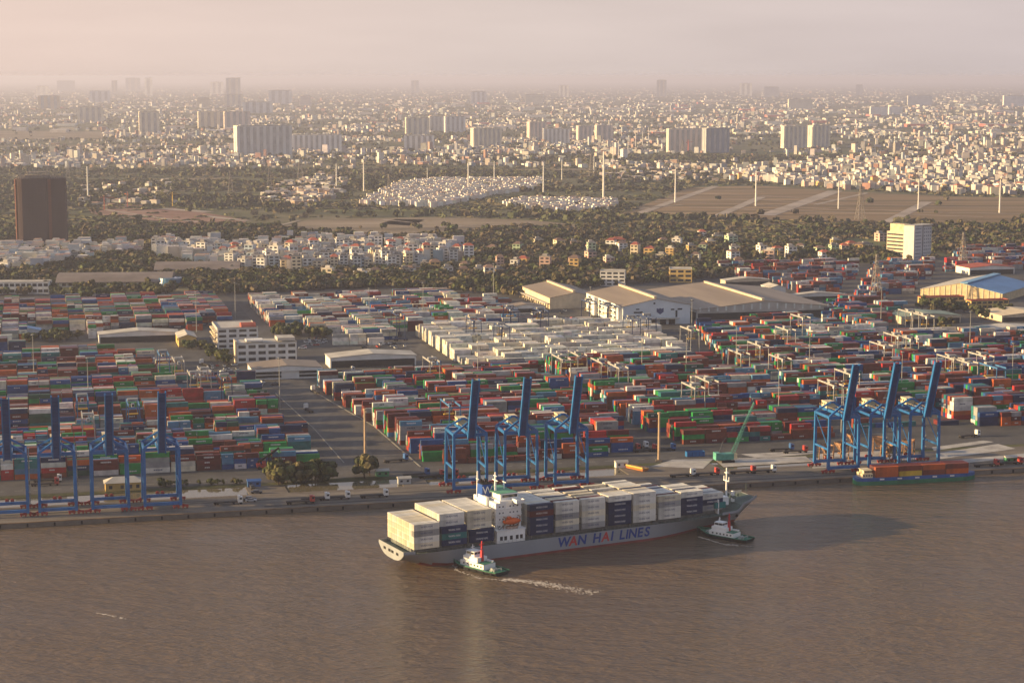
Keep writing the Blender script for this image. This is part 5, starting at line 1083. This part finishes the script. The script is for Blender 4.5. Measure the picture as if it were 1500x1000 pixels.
for c, px, py, a, w in TR:
    lab = ("%s truck %s" % (c, w)).replace("red truck low red one", "low red truck").replace("white truck white-cabbed", "white-cabbed truck")
    o = TP[c]
    if o["u"] == 0: o.location = G(px, py); o.rotation_euler = (0, 0, TH + a); o["label"] = lab; o["u"] = 1
    else: dup(o, G(px, py), TH + a, lab)
for o in bpy.data.objects:
    if "u" in o.keys(): del o["u"]
cars = []
rc = random.Random(5)
for (x0, x1, y0, y1, n_, nm, side) in ((310, 350, 533, 547, 16, "car park left of the grey-roofed hall", 0), (432, 476, 496, 512, 16, "car park right of the white offices", 0), (1150, 1245, 432, 446, 22, "bus yard behind the grey shed", 0), (470, 600, 500, 512, 12, "lorry park right of the offices", 0), (770, 850, 455, 475, 14, "strip beside the cream warehouse", 0), (330, 420, 560, 566, 8, "roadside below the grey-roofed hall", 0), (360, 378, 706, 735, 4, "land bridge on the left quay", 0)):
    pts = sorted((rc.uniform(x0, x1), rc.uniform(y0, y1)) for _ in range(n_))
    for i, (px, py) in enumerate(pts):
        c = rc.choice(("white", "white", "silver", "dark", "red")); cars.append((c, px, py, "%s car, %s of those in the %s" % (c, nth_left(i, n_), nm)))
fst = set()
for c, px, py, lab in cars:
    a = TH + rc.choice((0, math.pi / 2)) + rc.uniform(-.1, .1); k = rc.uniform(1.0, 1.5)
    if c not in fst: o = CP[c]; o.location = G(px, py); o.rotation_euler = (0, 0, a); o["label"] = lab; fst.add(c)
    else: dup(CP[c], G(px, py), a, lab, (k, 1.1, k))
# reach stacker lifting beside the white stack
R = thing("reach_stacker", "red reach stacker with raised dark boom in front of the white stack", "reach stacker", G(388, 686), TH)
mb = MB(); mb.bb(-4.2, 3.6, -1.9, 1.9, .9, 2.1); mb.bb(-4.4, -2.4, -1.8, 1.8, 2.1, 3.0); mb.obj("chassis", vm("red"), R); c_ = MB().bb(-1.4, .4, -.9, .9, 2.1, 4.0).obj("cab", vm("red"), R); MB().bb(.38, .44, -.75, .75, 2.8, 3.8).obj("window", M_dark, c_)
mb = MB(); mb.bar((-3.6, 0, 3.4), (7.5, 0, 10.5), 1.0); mb.bar((1.5, 0, 2.0), (2.5, 0, 7.0), .5); mb.obj("boom", M_black, R); mb = MB(); mb.bar((7.5, 0, 10.5), (7.6, 0, 9.0), .8); mb.box((7.6, 0, 8.6), (1.4, 6.1, .6)); mb.obj("spreader", vm("green"), R); wheels(R, (-3, 2.6), 1.95, .85)
# green lattice-boom mobile crane on the right quay
R = thing("mobile_crane", "green crawler crane with long lattice boom leaning right, on the pale slabs", "crane", G(1064, 676), TH); mg = mat("crane_green", (.10, .33, .26), .55, .25, .4)
mb = MB(); mb.bb(-3.5, 3.5, -3.4, -2.3, 0, 1.3); mb.bb(-3.5, 3.5, 2.3, 3.4, 0, 1.3); mb.obj("crawler_track", M_black, R); mb = MB(); mb.bb(-6, 3.4, -2.2, 2.2, 1.4, 4.6); mb.bb(-6.6, -4, -2.3, 2.3, 1.4, 5.2); mb.obj("house", mg, R); c_ = MB().bb(3.4, 5.2, -2.2, -.4, 1.6, 4.4).obj("cab", M_cream, R); MB().bb(5.18, 5.24, -2, -.6, 2.6, 4).obj("window", M_dark, c_)
mb = MB(); p0, p1 = Vector((2.5, 0, 2.5)), Vector((15, 0, 31)); dv = (p1 - p0) / 14; nr = Vector((-.92, 0, .40)) * .8
for sx in (-.8, .8):
    for k in (-1, 1): mb.bar(p0 + Vector((0, sx, 0)) + nr * k, p1 + Vector((0, sx * .5, 0)) + nr * k * .4, .15)
for k in range(14):
    f = 1 - k / 20
    for sx in (-.8, .8): mb.bar(p0 + dv * k + Vector((0, sx * f, 0)) + nr * f, p0 + dv * (k + 1) + Vector((0, sx * f, 0)) - nr * f, .07)
    mb.bar(p0 + dv * k + Vector((0, -.8 * f, 0)) + nr * f, p0 + dv * (k + 1) + Vector((0, .8 * f, 0)) + nr * f, .07)
mb.obj("lattice_boom", mg, R); mb = MB(); mb.bar((-4, 0, 5), (-2, 0, 11), .3); mb.bar((-2, 0, 11), p1, .12); mb.bar(p1, p1 + Vector((.4, 0, -18)), .1); mb.obj("cable", M_cable, R)
# blue skip, orange pontoon, small quay cabins, bridge huts
R = thing("open_skip", "blue open-topped skip on the pale slabs left of the green crane", "skip", G(1018, 668), TH); mb = MB(); mb.bb(-5, 5, -1.6, 1.6, .2, .4); [mb.bb(*q, .4, 2.8) for q in ((-5, 5, -1.6, -1.5), (-5, 5, 1.5, 1.6), (-5, -4.9, -1.5, 1.5), (4.9, 5, -1.5, 1.5))]; mb.obj("body", M_crane, R); mb = MB(); [mb.box((x, sd * 1.66, 1.6), (.2, .12, 2.2)) for x in (-4, -2, 0, 2, 4) for sd in (-1, 1)]; mb.obj("rib", M_craned, R)
R = thing("orange_pontoon", "bright orange-yellow pontoon ramp lying beside the pond right of the middle cranes", "pontoon", XY(316, 46, .3), TH - 1.1); mb = MB(); mb.xprism([(-2, 0), (2, 0), (2.3, 1.2), (-2.3, 1.2)], -6, 6); mb.obj("hull", vm("orange"), R); mb = MB(); [mb.bb(-6 + k * 3, -5.7 + k * 3, -2.3, 2.3, 1.2, 1.45) for k in range(5)]; mb.bb(-6, 6, -2.4, -2.2, 1.2, 1.9); mb.obj("deck_rib", vm("yellow"), R)
for px, py, lab, c in ((372, 712, "small blue-roofed cabin on the left land bridge", "blue"), (592, 708, "grey cabin with antenna at the pond's end left of the ship", "silver"), (560, 697, "dark green cabin among the pond trees", "green"), (530, 692, "white cabin behind the pond trees", "white"), (1480, 677, "green cabin at the right edge of the quay", "green"), (910, 684, "white cabin by the pond behind the ship", "white")):
    R = thing("quay_cabin", lab, "cabin", G(px, py), TH); MB().bb(-3.2, 3.2, -1.5, 1.5, 0, 2.9).obj("wall", M_wall if c == "white" else vm(c), R); mb = MB(); mb.xprism([(-1.9, 2.9), (1.9, 2.9), (0, 3.9)], -3.5, 3.5); mb.obj("roof", vm("blue") if c in ("blue",) else M_roofc, R); [MB().bb(x - .6, x + .6, -1.56, -1.5, 1.1, 2.1).obj("window", M_dark, R) for x in (-1.6, 1.6)]
for i, (px, py) in enumerate(((1210, 676), (1232, 672), (1300, 676), (1330, 668), (1286, 664), (1250, 660))):       # bulk hoppers under the right cranes
    o = dup(bpy.data.objects["bulk_hopper"], G(px, py), TH + .3 * i, "rusty steel bulk hopper under the right quay cranes, %s of six" % nth_left(i, 6)) if i else thing("bulk_hopper", "rusty steel bulk hopper under the right quay cranes, leftmost of six", "hopper", G(px, py), TH, "bulk hoppers on the right quay")
    if not i:
        mr_ = mat("rusty_steel", (.33, .19, .11), .8, .45, .8); mb = MB(); mb.add([(-3, -3, 9), (3, -3, 9), (3, 3, 9), (-3, 3, 9), (-.8, -.8, 4.5), (.8, -.8, 4.5), (.8, .8, 4.5), (-.8, .8, 4.5)], [(0, 4, 5, 1), (1, 5, 6, 2), (2, 6, 7, 3), (3, 7, 4, 0), (0, 1, 5, 4), (4, 7, 6, 5)]); mb.obj("funnel", mr_, o)
        for sx in (-1, 1):
            for sy in (-1, 1): MB().bar((sx * 2.8, sy * 2.8, 0), (sx * 2.6, sy * 2.6, 9), .4).obj("leg", mr_, o)
        mb = MB(); [mb.bar((-2.7, s_ * 2.7, 4), (2.7, s_ * 2.7, 4), .3) for s_ in (-1, 1)]; mb.box((0, 0, 3.2), (2.6, 2.6, 1)); mb.obj("frame", mr_, o)
# ================================================================== TREES
GREENS = [(.055, .066, .022), (.078, .080, .028), (.042, .052, .022), (.095, .080, .036), (.060, .080, .030)]
def crown_faces(rng, R, H, n, size, z0=0.0):
    """n leaf-clump quads spread through a lumpy crown"""
    lobes = [(rng.normal(0, R * .55, 2), rng.uniform(.22, .8) * H, rng.uniform(.36, .66) * R) for _ in range(7)]
    V = np.zeros((n, 4, 3)); C = np.zeros((n, 3))
    for i in range(n):
        (cx, cy), cz, r = lobes[rng.integers(7)]
        d = rng.normal(size=3); d /= np.linalg.norm(d); rr = r * rng.uniform(.55, 1.08)
        c = np.array((cx, cy, cz + z0)) + d * rr * np.array((1, 1, .8)); c[2] = max(c[2], z0 + .1 * H)
        a = np.cross(d, rng.normal(size=3)); a /= np.linalg.norm(a) + 1e-9; b_ = np.cross(d, a); s = size * rng.uniform(.6, 1.25)
        tl = d * rng.uniform(-.5, .5) * s * .6
        V[i] = np.array([c - a * s - b_ * s * .8, c + a * s * .9 - b_ * s + tl, c + a * s + b_ * s * .8, c - a * s * .8 + b_ * s - tl]); k = rng.uniform(.5, 1.6); C[i] = k
    return V, C
def leaf_mat(name):
    m = mat_attr(name, .85, .3, .4); b_ = m.node_tree.nodes["Principled BSDF"]; return m
M_leaf = leaf_mat("foliage"); M_bark = mat("bark", (.07, .05, .035), .95)
TREEP = []
def tree_proto(k):
    rng = np.random.default_rng(100 + k); R_, H_ = (3.6, 6.6) if k % 3 else (3.1, 8.4); th = 0.9
    R = thing("tree", "x", "tree"); V, K = crown_faces(rng, R_, H_, 420, .78, th); col = np.array(GREENS[k % 5])
    me = raw_mesh("crown", V.reshape(-1, 3), np.arange(420 * 4).reshape(-1, 4), np.repeat(K * col * rng.uniform(.9, 1.1, (420, 1)), 4, 0), M_leaf); link("crown", me, R)
    mb = MB(); mb.tube((0, 0, 0), (0.1, 0, th + H_ * .35), .26, .14, 6); [mb.tube((0, 0, th * .8 + i * .4), (math.cos(i * 2.1) * R_ * .6, math.sin(i * 2.1) * R_ * .6, th + H_ * (.35 + .08 * i)), .12, .05, 5) for i in range(4)]; mb.obj("trunk", M_bark, R); return R
TREEP = [tree_proto(k) for k in range(7)]; tused = set(); rt2 = random.Random(21)
TC = [ # name, px polygon-ish band (points), count, spread px, scale
 ("beside the quay pond left of the ship", [(405, 712), (440, 709), (480, 703), (560, 697)], 24, (9, 3), (1.0, 1.45)), ("in the low hedge beside the left pond", [(228, 712), (290, 711), (352, 709)], 18, (4, 1), (.32, .45)), ("in the bushy patch amid the left containers", [(45, 500), (80, 498), (115, 499)], 14, (5, 3), (.8, 1.1)),
 ("along the road left of the white offices", [(268, 500), (290, 512), (320, 530), (345, 545)], 16, (8, 4), (.8, 1.1)), ("right of the white offices below pale stacks", [(405, 492), (440, 492), (480, 494)], 14, (5, 3), (.9, 1.25)),
 ("behind the far-left container rows", [(65, 430), (120, 436), (180, 434), (250, 432), (330, 430)], 34, (6, 5), (1.0, 1.5)), ("around the arched hall", [(60, 404), (120, 428), (200, 426), (260, 418), (340, 410)], 26, (8, 4), (.9, 1.3)),
 ("in the belt behind the middle containers, left half", [(345, 424), (420, 418), (500, 416), (570, 420)], 34, (8, 6), (1, 1.5)), ("in the belt behind the middle containers, right half", [(580, 420), (650, 422), (720, 424), (800, 416), (880, 402)], 36, (8, 6), (1, 1.5)),
 ("before the blue-roofed shed", [(1345, 452), (1380, 458), (1440, 462), (1480, 458)], 18, (6, 4), (.9, 1.4)), ("around the foot of the banded office tower", [(1240, 380), (1290, 384), (1320, 388), (1250, 372)], 20, (10, 4), (1, 1.5)),
 ("between the villas above the white warehouse", [(830, 402), (900, 392), (960, 388), (1030, 384)], 28, (8, 7), (1, 1.5)), ("between the villas above the grey shed", [(1040, 384), (1120, 382), (1200, 378)], 22, (8, 6), (1, 1.5)), ("beside the right-hand yard sheds", [(1330, 488), (1420, 482), (1290, 462), (1230, 470)], 14, (8, 3), (.7, 1.1))]
for nm, pts, n_, (sx_, sy_), (k0, k1) in TC:
    L = []
    for _ in range(n_):
        k = rt2.randrange(len(pts) - 1); f = rt2.random(); L.append((pts[k][0] + (pts[k + 1][0] - pts[k][0]) * f + rt2.gauss(0, sx_), pts[k][1] + (pts[k + 1][1] - pts[k][1]) * f + rt2.gauss(0, sy_ * .6)))
    L.sort()
    for i, (px, py) in enumerate(L):
        k = rt2.randrange(7); s_ = rt2.uniform(k0, k1); lab = "%s %s, %s" % ("low green bush" if "hedge" in nm else "dark green bushy tree", nm, nth_left(i, n_)); p = G(px, py)
        if p.y > 1 and ST(px, py)[1] < 54: p = XY(ST(px, py)[0], 55.5 + rt2.random() * 3)
        if k not in tused: o = TREEP[k]; o.location = p; o.rotation_euler = (0, 0, rt2.random() * 6); o.scale = (s_,) * 3; o["label"] = lab; o["group"] = "trees " + nm; tused.add(k)
        else: dup(TREEP[k], p, rt2.random() * 6, lab, (s_ * rt2.uniform(.9, 1.25), s_, s_), "trees " + nm)
# ================================================================== HOUSES
HC = {"white": (.76, .74, .70), "cream": (.70, .60, .43), "pale blue": (.42, .50, .56), "grey": (.36, .35, .34), "pink": (.56, .38, .31), "ochre": (.56, .38, .15), "pale green": (.40, .50, .34)}
RC = {"flat grey": (.30, .28, .26), "red tiled": (.34, .10, .065), "pale": (.50, .46, .41), "brown": (.20, .13, .10)}
def house_proto(wc, rcn, w, d, fl, win):
    h = fl * 3.3; R = thing("house", "x", "house"); MB().bb(-w / 2, w / 2, -d / 2, d / 2, 0, h).obj("wall", mat("house_" + wc, HC[wc], .85, .16, .15, vary=.1), R); mr = mat("house_roof_" + rcn, RC[rcn], .8, .3, .2, vary=.15); rb = MB()
    if rcn in ("red tiled", "brown"):
        rb.add([(-w / 2 - .4, -d / 2 - .4, h), (w / 2 + .4, -d / 2 - .4, h), (w / 2 + .4, d / 2 + .4, h), (-w / 2 - .4, d / 2 + .4, h), (-w * .18, 0, h + 2.6), (w * .18, 0, h + 2.6)], [(0, 1, 5, 4), (1, 2, 5), (2, 3, 4, 5), (3, 0, 4), (3, 2, 1, 0)])
    else:
        rb.bb(-w / 2 - .2, w / 2 + .2, -d / 2 - .2, d / 2 + .2, h, h + .2); rb.bb(-w / 2 - .2, w / 2 + .2, -d / 2 - .2, -d / 2 + .05, h + .2, h + .9); rb.bb(-w * .3, w * .15, 0, d * .4, h + .2, h + 2.6); rb.tube((w * .3, d * .2, h + .2), (w * .3, d * .2, h + 2), .6, n=8)
    rb.obj("roof", mr, R)
    if win:
        for k in range(fl):
            for j in range(2): x = (-.25 + .5 * j) * w; MB().bb(x - w * .15, x + w * .15, -d / 2 - .06, -d / 2, k * 3.3 + .9, k * 3.3 + 2.5).obj("window", M_dark, R)
            MB().bb(-w / 2 - .06, -w / 2, -d * .2, d * .2, k * 3.3 + .9, k * 3.3 + 2.4).obj("window", M_dark, R)
    return R
HP = {}; rh = random.Random(31)
FW = {1: "single-storey", 2: "two-storey", 3: "three-storey", 4: "four-storey", 5: "five-storey"}
def place_house(p, wc, rcn, fl, win, rz, sc, lab, group):
    k = (wc, rcn, fl, win)
    if k not in HP: o = HP[k] = house_proto(wc, rcn, 9.0 if fl > 2 else 10.5, 13.0 if fl > 2 else 10.5, fl, win); o.location = p; o.rotation_euler = (0, 0, rz); o.scale = sc; o["label"] = lab; o["group"] = group
    else: dup(HP[k], p, rz, lab, sc, group)
HCL = [ # name, row paths in px, number per row, jitter, colours, roofs, storeys, windows
 ("white house quarter", [[(222, 364), (330, 372), (420, 376), (520, 368), (640, 366)], [(230, 371), (340, 380), (430, 384), (530, 376), (668, 373)], [(335, 388), (440, 391), (520, 385), (600, 381), (690, 380)], [(355, 396), (450, 399), (540, 392), (610, 386)]], (38, 38, 32, 20), (3, 1.4), "white white white cream pale_blue white white cream white white", "flat_grey pale flat_grey pale pale flat_grey pale red_tiled", (3, 4, 4, 5), True),
 ("tree belt below the quarter", [[(480, 412), (560, 404), (650, 398), (740, 404)]], (18,), (8, 3), "white cream ochre white", "flat_grey pale brown", (2, 3), True),
 ("low rooftops far left", [[(0, 378), (60, 376), (130, 373), (210, 371)], [(0, 386), (60, 386), (130, 380)], [(0, 396), (50, 394)]], (22, 14, 7), (3, 1.5), "white white white grey cream", "pale flat_grey pale", (2, 2, 3), False),
 ("woodland villas", [[(690, 372), (800, 362), (900, 366), (1010, 350), (1090, 362)], [(720, 392), (830, 392), (910, 378), (980, 372), (1080, 370)], [(1030, 388), (1120, 380), (1160, 375), (1250, 362)], [(1205, 376), (1250, 370), (1300, 362)]], (16, 18, 13, 7), (9, 4), "white cream white ochre white pale_green pink", "red_tiled flat_grey pale brown", (2, 3, 3, 4), True),
 ("far settlement edge", [[(1065, 262), (1150, 268), (1250, 277), (1380, 280), (1500, 283)], [(1070, 257), (1200, 266), (1350, 275), (1500, 277)]], (32, 28), (3, 1.5), "white cream pink white ochre white", "red_tiled pale flat_grey", (3, 4, 3), False)]
for nm, paths, ns_, (jx, jy), wcs, rcs, fls, win in HCL:
    wcs = [w.replace("_", " ") for w in wcs.split()]; rcs = [w.replace("_", " ") for w in rcs.split()]
    for ri, (path, n_) in enumerate(zip(paths, ns_)):
        xs_ = []
        for i in range(n_):
            f = (i + .5) / n_ * (len(path) - 1); k = min(len(path) - 2, int(f)); f -= k
            xs_.append((path[k][0] + (path[k + 1][0] - path[k][0]) * f + rh.gauss(0, jx), path[k][1] + (path[k + 1][1] - path[k][1]) * f + rh.gauss(0, jy)))
        xs_.sort()
        for i, (px, py) in enumerate(xs_):
            wc, rcn, fl = rh.choice(wcs), rh.choice(rcs), rh.choice(fls); rw = "" if len(paths) == 1 else (", front row" if ri == len(paths) - 1 and len(paths) > 1 else ", back row" if ri == 0 else ", %s row from back" % ordw(ri + 1))
            lab = "%s %s house, %s, %s%s" % (FW[fl], wc, nm.replace("houses ", "").replace("villas ", ""), nth_left(i, n_), rw)
            place_house(G(px, py), wc, rcn, fl, win, TH * .4 + rh.choice((0, 0, -.35, .2)) + rh.uniform(-.08, .08), (rh.uniform(.85, 1.25), rh.uniform(.8, 1.2), rh.uniform(.85, 1.12)), lab, nm)
place_house(G(866, 372), "pale green", "pale", 4, True, .1, (1.0, 1, 1), "bright green boxy house alone in the woods right of the quarter", "lone houses"); place_house(G(905, 360), "pink", "red tiled", 2, True, .1, (1.6, 1.2, 1.2), "wide pinkish villa with red tiled roof above the bright green house", "lone houses")
# ================================================================== WOODS AND FAR CITY (masses nobody could count)
def vnoise(x, y, L, seed):
    r = random.Random(seed); s = 0
    for k in range(6):
        a = r.uniform(0, 6.28); q = r.uniform(.5, 1.6); s += math.sin((x * math.cos(a) + y * math.sin(a)) / L * 6.28 * q + r.uniform(0, 6.28))
    return s / 6
FIELDS = [[(895, 319), (1010, 274), (1110, 271), (1400, 287), (1600, 291), (1600, 319), (1440, 331), (1050, 320)], [(1010, 331), (1200, 325), (1275, 333), (1120, 341)], [(400, 337), (450, 321), (640, 317), (770, 321), (865, 332), (600, 343)], [(128, 306), (160, 296), (245, 302), (362, 321), (358, 329), (200, 322)],
          [(1238, 350), (1304, 348), (1304, 362), (1236, 363)], [(528, 299), (545, 290), (590, 269), (640, 265), (797, 264), (790, 277), (720, 286), (640, 304)], [(736, 302), (770, 293), (902, 296), (893, 310), (800, 310)], [(-50, 190), (155, 192), (150, 204), (-50, 205)], [(20, 350), (104, 350), (104, 362), (20, 362)], [(215, 360), (700, 362), (690, 392), (560, 396), (350, 402), (225, 378)], [(1278, 372), (1400, 372), (1400, 388), (1278, 388)]]
YARDP = [(-100, 1010), (-100, 434), (345, 431), (560, 421), (724, 431), (790, 440), (800, 424), (880, 420), (1050, 408), (1200, 392), (1300, 392), (1420, 376), (1600, 364), (1600, 1010)]
def scatter(n, x0, x1, y0, y1, dens, rng):
    P = []
    while len(P) < n:
        px, py = rng.uniform(x0, x1), rng.uniform(y0, y1)
        if rng.random() < dens(px, py): P.append((px, py))
    return P
rw = random.Random(77)
def dens_tree(px, py):
    if inpoly(px, py, YARDP): return 0
    q = (.015 if inpoly(px, py, FIELDS[0]) else .05) if any(inpoly(px, py, f) for f in FIELDS) else 1.0
    p = G(px, py); v = vnoise(p.x, p.y, 420, 5) + .5 * vnoise(p.x, p.y, 130, 6)
    d = .58 + .9 * v + .35 * vnoise(p.x * .3, p.y, 260, 8)
    if 255 < py < 332: d = .16 + .35 * v + 1.5 * vnoise(p.x * .12, p.y, 300, 12)
    if py <= 255: d = .16 + .5 * v + 1.2 * vnoise(p.x * .14, p.y, 520, 13)
    if px > 1040 and 232 < py < 285: d -= .25
    return max(.03, min(1, d)) * q
def wood(name, lab, P, nq, size, rng, sc=1.0, fl=1.0, g=None):
    n = len(P); V = np.zeros((n, nq, 4, 3), np.float32); C = np.zeros((n, nq, 4, 3), np.float32)
    g = np.array(g or GREENS + [(.11, .085, .05), (.075, .07, .042), (.13, .10, .06)])
    for i, (px, py) in enumerate(P):
        p = G(px, py); s = rng.uniform(.6, 1.5) * sc; Rr, Hh = 4.3 * s, 6.8 * s * fl
        lob = rng.normal(0, Rr * .45, (4, 2)); li = rng.integers(0, 4, nq); d = rng.normal(size=(nq, 3)); d /= np.linalg.norm(d, axis=1)[:, None]; d[:, 2] = np.abs(d[:, 2]) * 1.0 - .15
        c = d * np.array((Rr * .62, Rr * .62, Hh * .55)) * rng.uniform(.5, 1.05, (nq, 1)); c[:, :2] += lob[li]; c[:, 2] += Hh * .45
        a = np.cross(d, rng.normal(size=(nq, 3))); a /= np.linalg.norm(a, axis=1)[:, None] + 1e-9; b_ = np.cross(d, a); e = size * s * rng.uniform(.6, 1.3, (nq, 1)); b_ = b_ * e; a = a * e
        q = np.stack([c - a - b_ * .7, c + a * .8 - b_, c + a + b_ * .8, c - a * .7 + b_], 1) * np.array((1, 1, 1 if fl > .5 else .35)) + np.array((p.x, p.y, 0.0)); V[i] = q
        C[i] = (g[rng.integers(len(g))] * rng.uniform(.75, 1.25))[None, None] * rng.uniform(.75, 1.25, (nq, 1, 1))
    m = n * nq * 4; o = link(name, raw_mesh(name, V.reshape(-1, 3), np.arange(m).reshape(-1, 4), C.reshape(-1, 3), M_leaf)); return tag(o, lab, "woods", None, "stuff")
wood("woodland", "dark green and brown woods filling the ground behind the port and around the villas", scatter(6800, -60, 1560, 328, 436, dens_tree, rw), 30, 1.45, np.random.default_rng(1))
wood("distant_woodland", "hazy dark tree belts between the fields, estates and distant city", scatter(9500, -60, 1560, 140, 330, dens_tree, rw), 11, 2.7, np.random.default_rng(2), 1.0, .9, [(.085, .09, .04), (.07, .08, .035), (.10, .095, .05), (.06, .072, .032), (.12, .10, .06)])
def dens_scrub(px, py):
    if inpoly(px, py, YARDP) or inpoly(px, py, FIELDS[0]) or inpoly(px, py, FIELDS[2]) or inpoly(px, py, FIELDS[5]) or inpoly(px, py, FIELDS[6]): return 0
    p = G(px, py); return max(.02, min(1, .55 + vnoise(p.x * .25, p.y, 300, 31)))
wood("scrub", "low olive and brown scrub covering the open ground between woods and fields", scatter(9000, -60, 1560, 225, 350, dens_scrub, rw), 9, 2.3, np.random.default_rng(4), 1.7, .16, [(.10, .10, .045), (.085, .09, .04), (.13, .115, .06), (.075, .085, .035), (.15, .125, .075)])
CCOL = [(.62, .60, .57), (.57, .53, .46), (.50, .43, .38), (.40, .39, .37), (.64, .63, .60), (.55, .51, .45), (.38, .35, .32), (.40, .25, .20), (.33, .37, .41), (.62, .61, .58)]
def city(name, lab, P, size, hts, aligned=None, cols=CCOL, grid=None):
    C, S, R, K = [], [], [], []; seen = set()
    for px, py in P:
        p = G(px, py)
        if grid:                                             # terraces in straight rows
            s_, t_ = ST(px, py); k_ = (round(s_ / grid[0]), round(t_ / grid[1]))
            if k_ in seen or k_[0] % 14 == 0: continue
            seen.add(k_); p = XY(k_[0] * grid[0], k_[1] * grid[1] + (k_[0] % 3 - 1) * .6)
        else:                                                # streets cut through the quarters
            a_ = .35 + .5 * math.floor(p.x / 1400) % 1.1; q_ = p.x * math.cos(a_) + p.y * math.sin(a_)
            if (q_ % 130) < 22: continue
        s = size(py) * rw.uniform(.6, 1.35); h = hts(py); w, d = s * rw.uniform(.7, 1.5), s * rw.uniform(.8, 1.6); a = (aligned if aligned is not None else rw.uniform(-.6, .6)) + rw.choice((0, 0, math.pi / 2)); c = jit(rw.choice(cols), .15)
        C.append((p.x, p.y, h / 2)); S.append((w, d, h)); R.append(a); K.append(c)
        C.append((p.x, p.y, h + .15)); S.append((w * .92, d * .92, .5)); R.append(a); K.append(jit(rw.choice(((.36, .33, .30), (.48, .45, .42), (.36, .22, .17), (.55, .51, .48))), .2))
    o = link(name, boxes_mesh(name, C, S, R, K, M_city)); return tag(o, lab, "houses", None, "stuff")
M_city = mat_attr("city_wall", .85, .2, .08)
def dens_city(px, py):
    if any(inpoly(px, py, f) for f in FIELDS[:5] + FIELDS[7:8]): return 0
    p = G(px, py); v = vnoise(p.x, p.y, 900, 9) + .6 * vnoise(p.x, p.y, 260, 10)
    d = .2 + 1.3 * v + .5 * vnoise(p.x * .3, p.y, 700, 14) + (.15 if py < 190 else 0); return max(.015, min(1, d))
city("distant_city", "pale hazy sprawl of low houses and roofs stretching to the horizon", scatter(12500, -60, 1560, 129, 246, dens_city, rw), lambda y: 8.5 if y > 200 else (11 if y > 165 else 17), lambda y: rw.uniform(4, 10) if rw.random() < .95 else rw.uniform(12, 26))
def inP(poly): return lambda px, py: 1.0 if inpoly(px, py, poly) else 0.0
EST = [(.74, .67, .58), (.78, .73, .67), (.70, .60, .50), (.76, .74, .70)]
SHB = [(.40, .36, .32), (.50, .46, .42), (.30, .22, .17), (.26, .24, .23), (.60, .57, .53)]
city("estate_houses", "dense estate of small pale matching houses between tree belts at centre", scatter(5200, 525, 800, 262, 306, inP(FIELDS[5]), rw) + scatter(1900, 735, 905, 292, 312, inP(FIELDS[6]), rw), lambda y: 6.5, lambda y: rw.uniform(6, 8.5), TH, EST, (8.5, 21.0))
city("settlement_houses", "crowded pale and reddish settlement beyond the right-hand field", scatter(1000, 1055, 1560, 234, 286, inP([(1060, 262), (1050, 250), (1180, 240), (1500, 232), (1560, 232), (1560, 288), (1380, 284), (1250, 278)]), rw), lambda y: 9, lambda y: rw.uniform(6, 15), None, CCOL[:6] * 2 + [(.40, .22, .17)])
city("settlement_houses", "shabby low settlement among trees left of centre", scatter(420, 380, 510, 255, 302, inP([(380, 300), (395, 275), (470, 256), (508, 262), (500, 290), (440, 304)]), rw) + scatter(700, -40, 520, 205, 248, lambda a, c: .5 + .5 * vnoise(a * 6, c * 40, 500, 3), rw) + scatter(260, 880, 1050, 238, 266, lambda a, c: .6, rw) + scatter(120, 120, 260, 268, 300, lambda a, c: .4, rw), lambda y: 8, lambda y: rw.uniform(3, 8), None, SHB)
city("scattered_houses", "white houses crowded behind and between the front rows of the white quarter", scatter(330, 215, 700, 352, 398, inP([(218, 358), (340, 356), (480, 352), (560, 352), (672, 360), (690, 380), (600, 388), (440, 400), (350, 396), (230, 376)]), rw) + scatter(190, -30, 215, 362, 396, inP([(-30, 366), (200, 362), (215, 372), (120, 386), (40, 400), (-30, 402)]), rw), lambda y: 8.5, lambda y: rw.uniform(7, 14), .1, CCOL[:3] + CCOL[:1] * 3 + [(.42, .48, .52)])
city("distant_sheds", "long pale factory roofs and red sheds in the far right city", [(rw.uniform(700, 1560), rw.uniform(148, 200)) for _ in range(110)] + [(rw.uniform(0, 700), rw.uniform(150, 195)) for _ in range(50)] + [(900, 170), (1060, 178), (1090, 176), (1120, 178), (1200, 180), (1340, 186), (1400, 189)], lambda y: 75 if y < 170 else 55, lambda y: rw.uniform(8, 12), .05, CCOL[:2] + [(.7, .62, .5), (.5, .16, .14), (.55, .55, .55)])
# ================================================================== HAZE
hm = bpy.data.materials.new("haze_air"); hm.use_nodes = True; t = hm.node_tree; t.nodes.clear(); o_ = t.nodes.new("ShaderNodeOutputMaterial"); pv = t.nodes.new("ShaderNodeVolumePrincipled")
pv.inputs["Color"].default_value = (0.72, 0.745, 0.97, 1); pv.inputs["Density"].default_value = HAZE_DENSITY; pv.inputs["Anisotropy"].default_value = 0.25
t.links.new(pv.outputs[0], o_.inputs["Volume"])
hz = MB().bb(-80000, 80000, -32000, 75000, -8, 207).obj("haze", hm); tag(hz, None, None, None, "stuff"); hz["label"] = "pale warm haze fading the distant city"; hz["category"] = "haze"
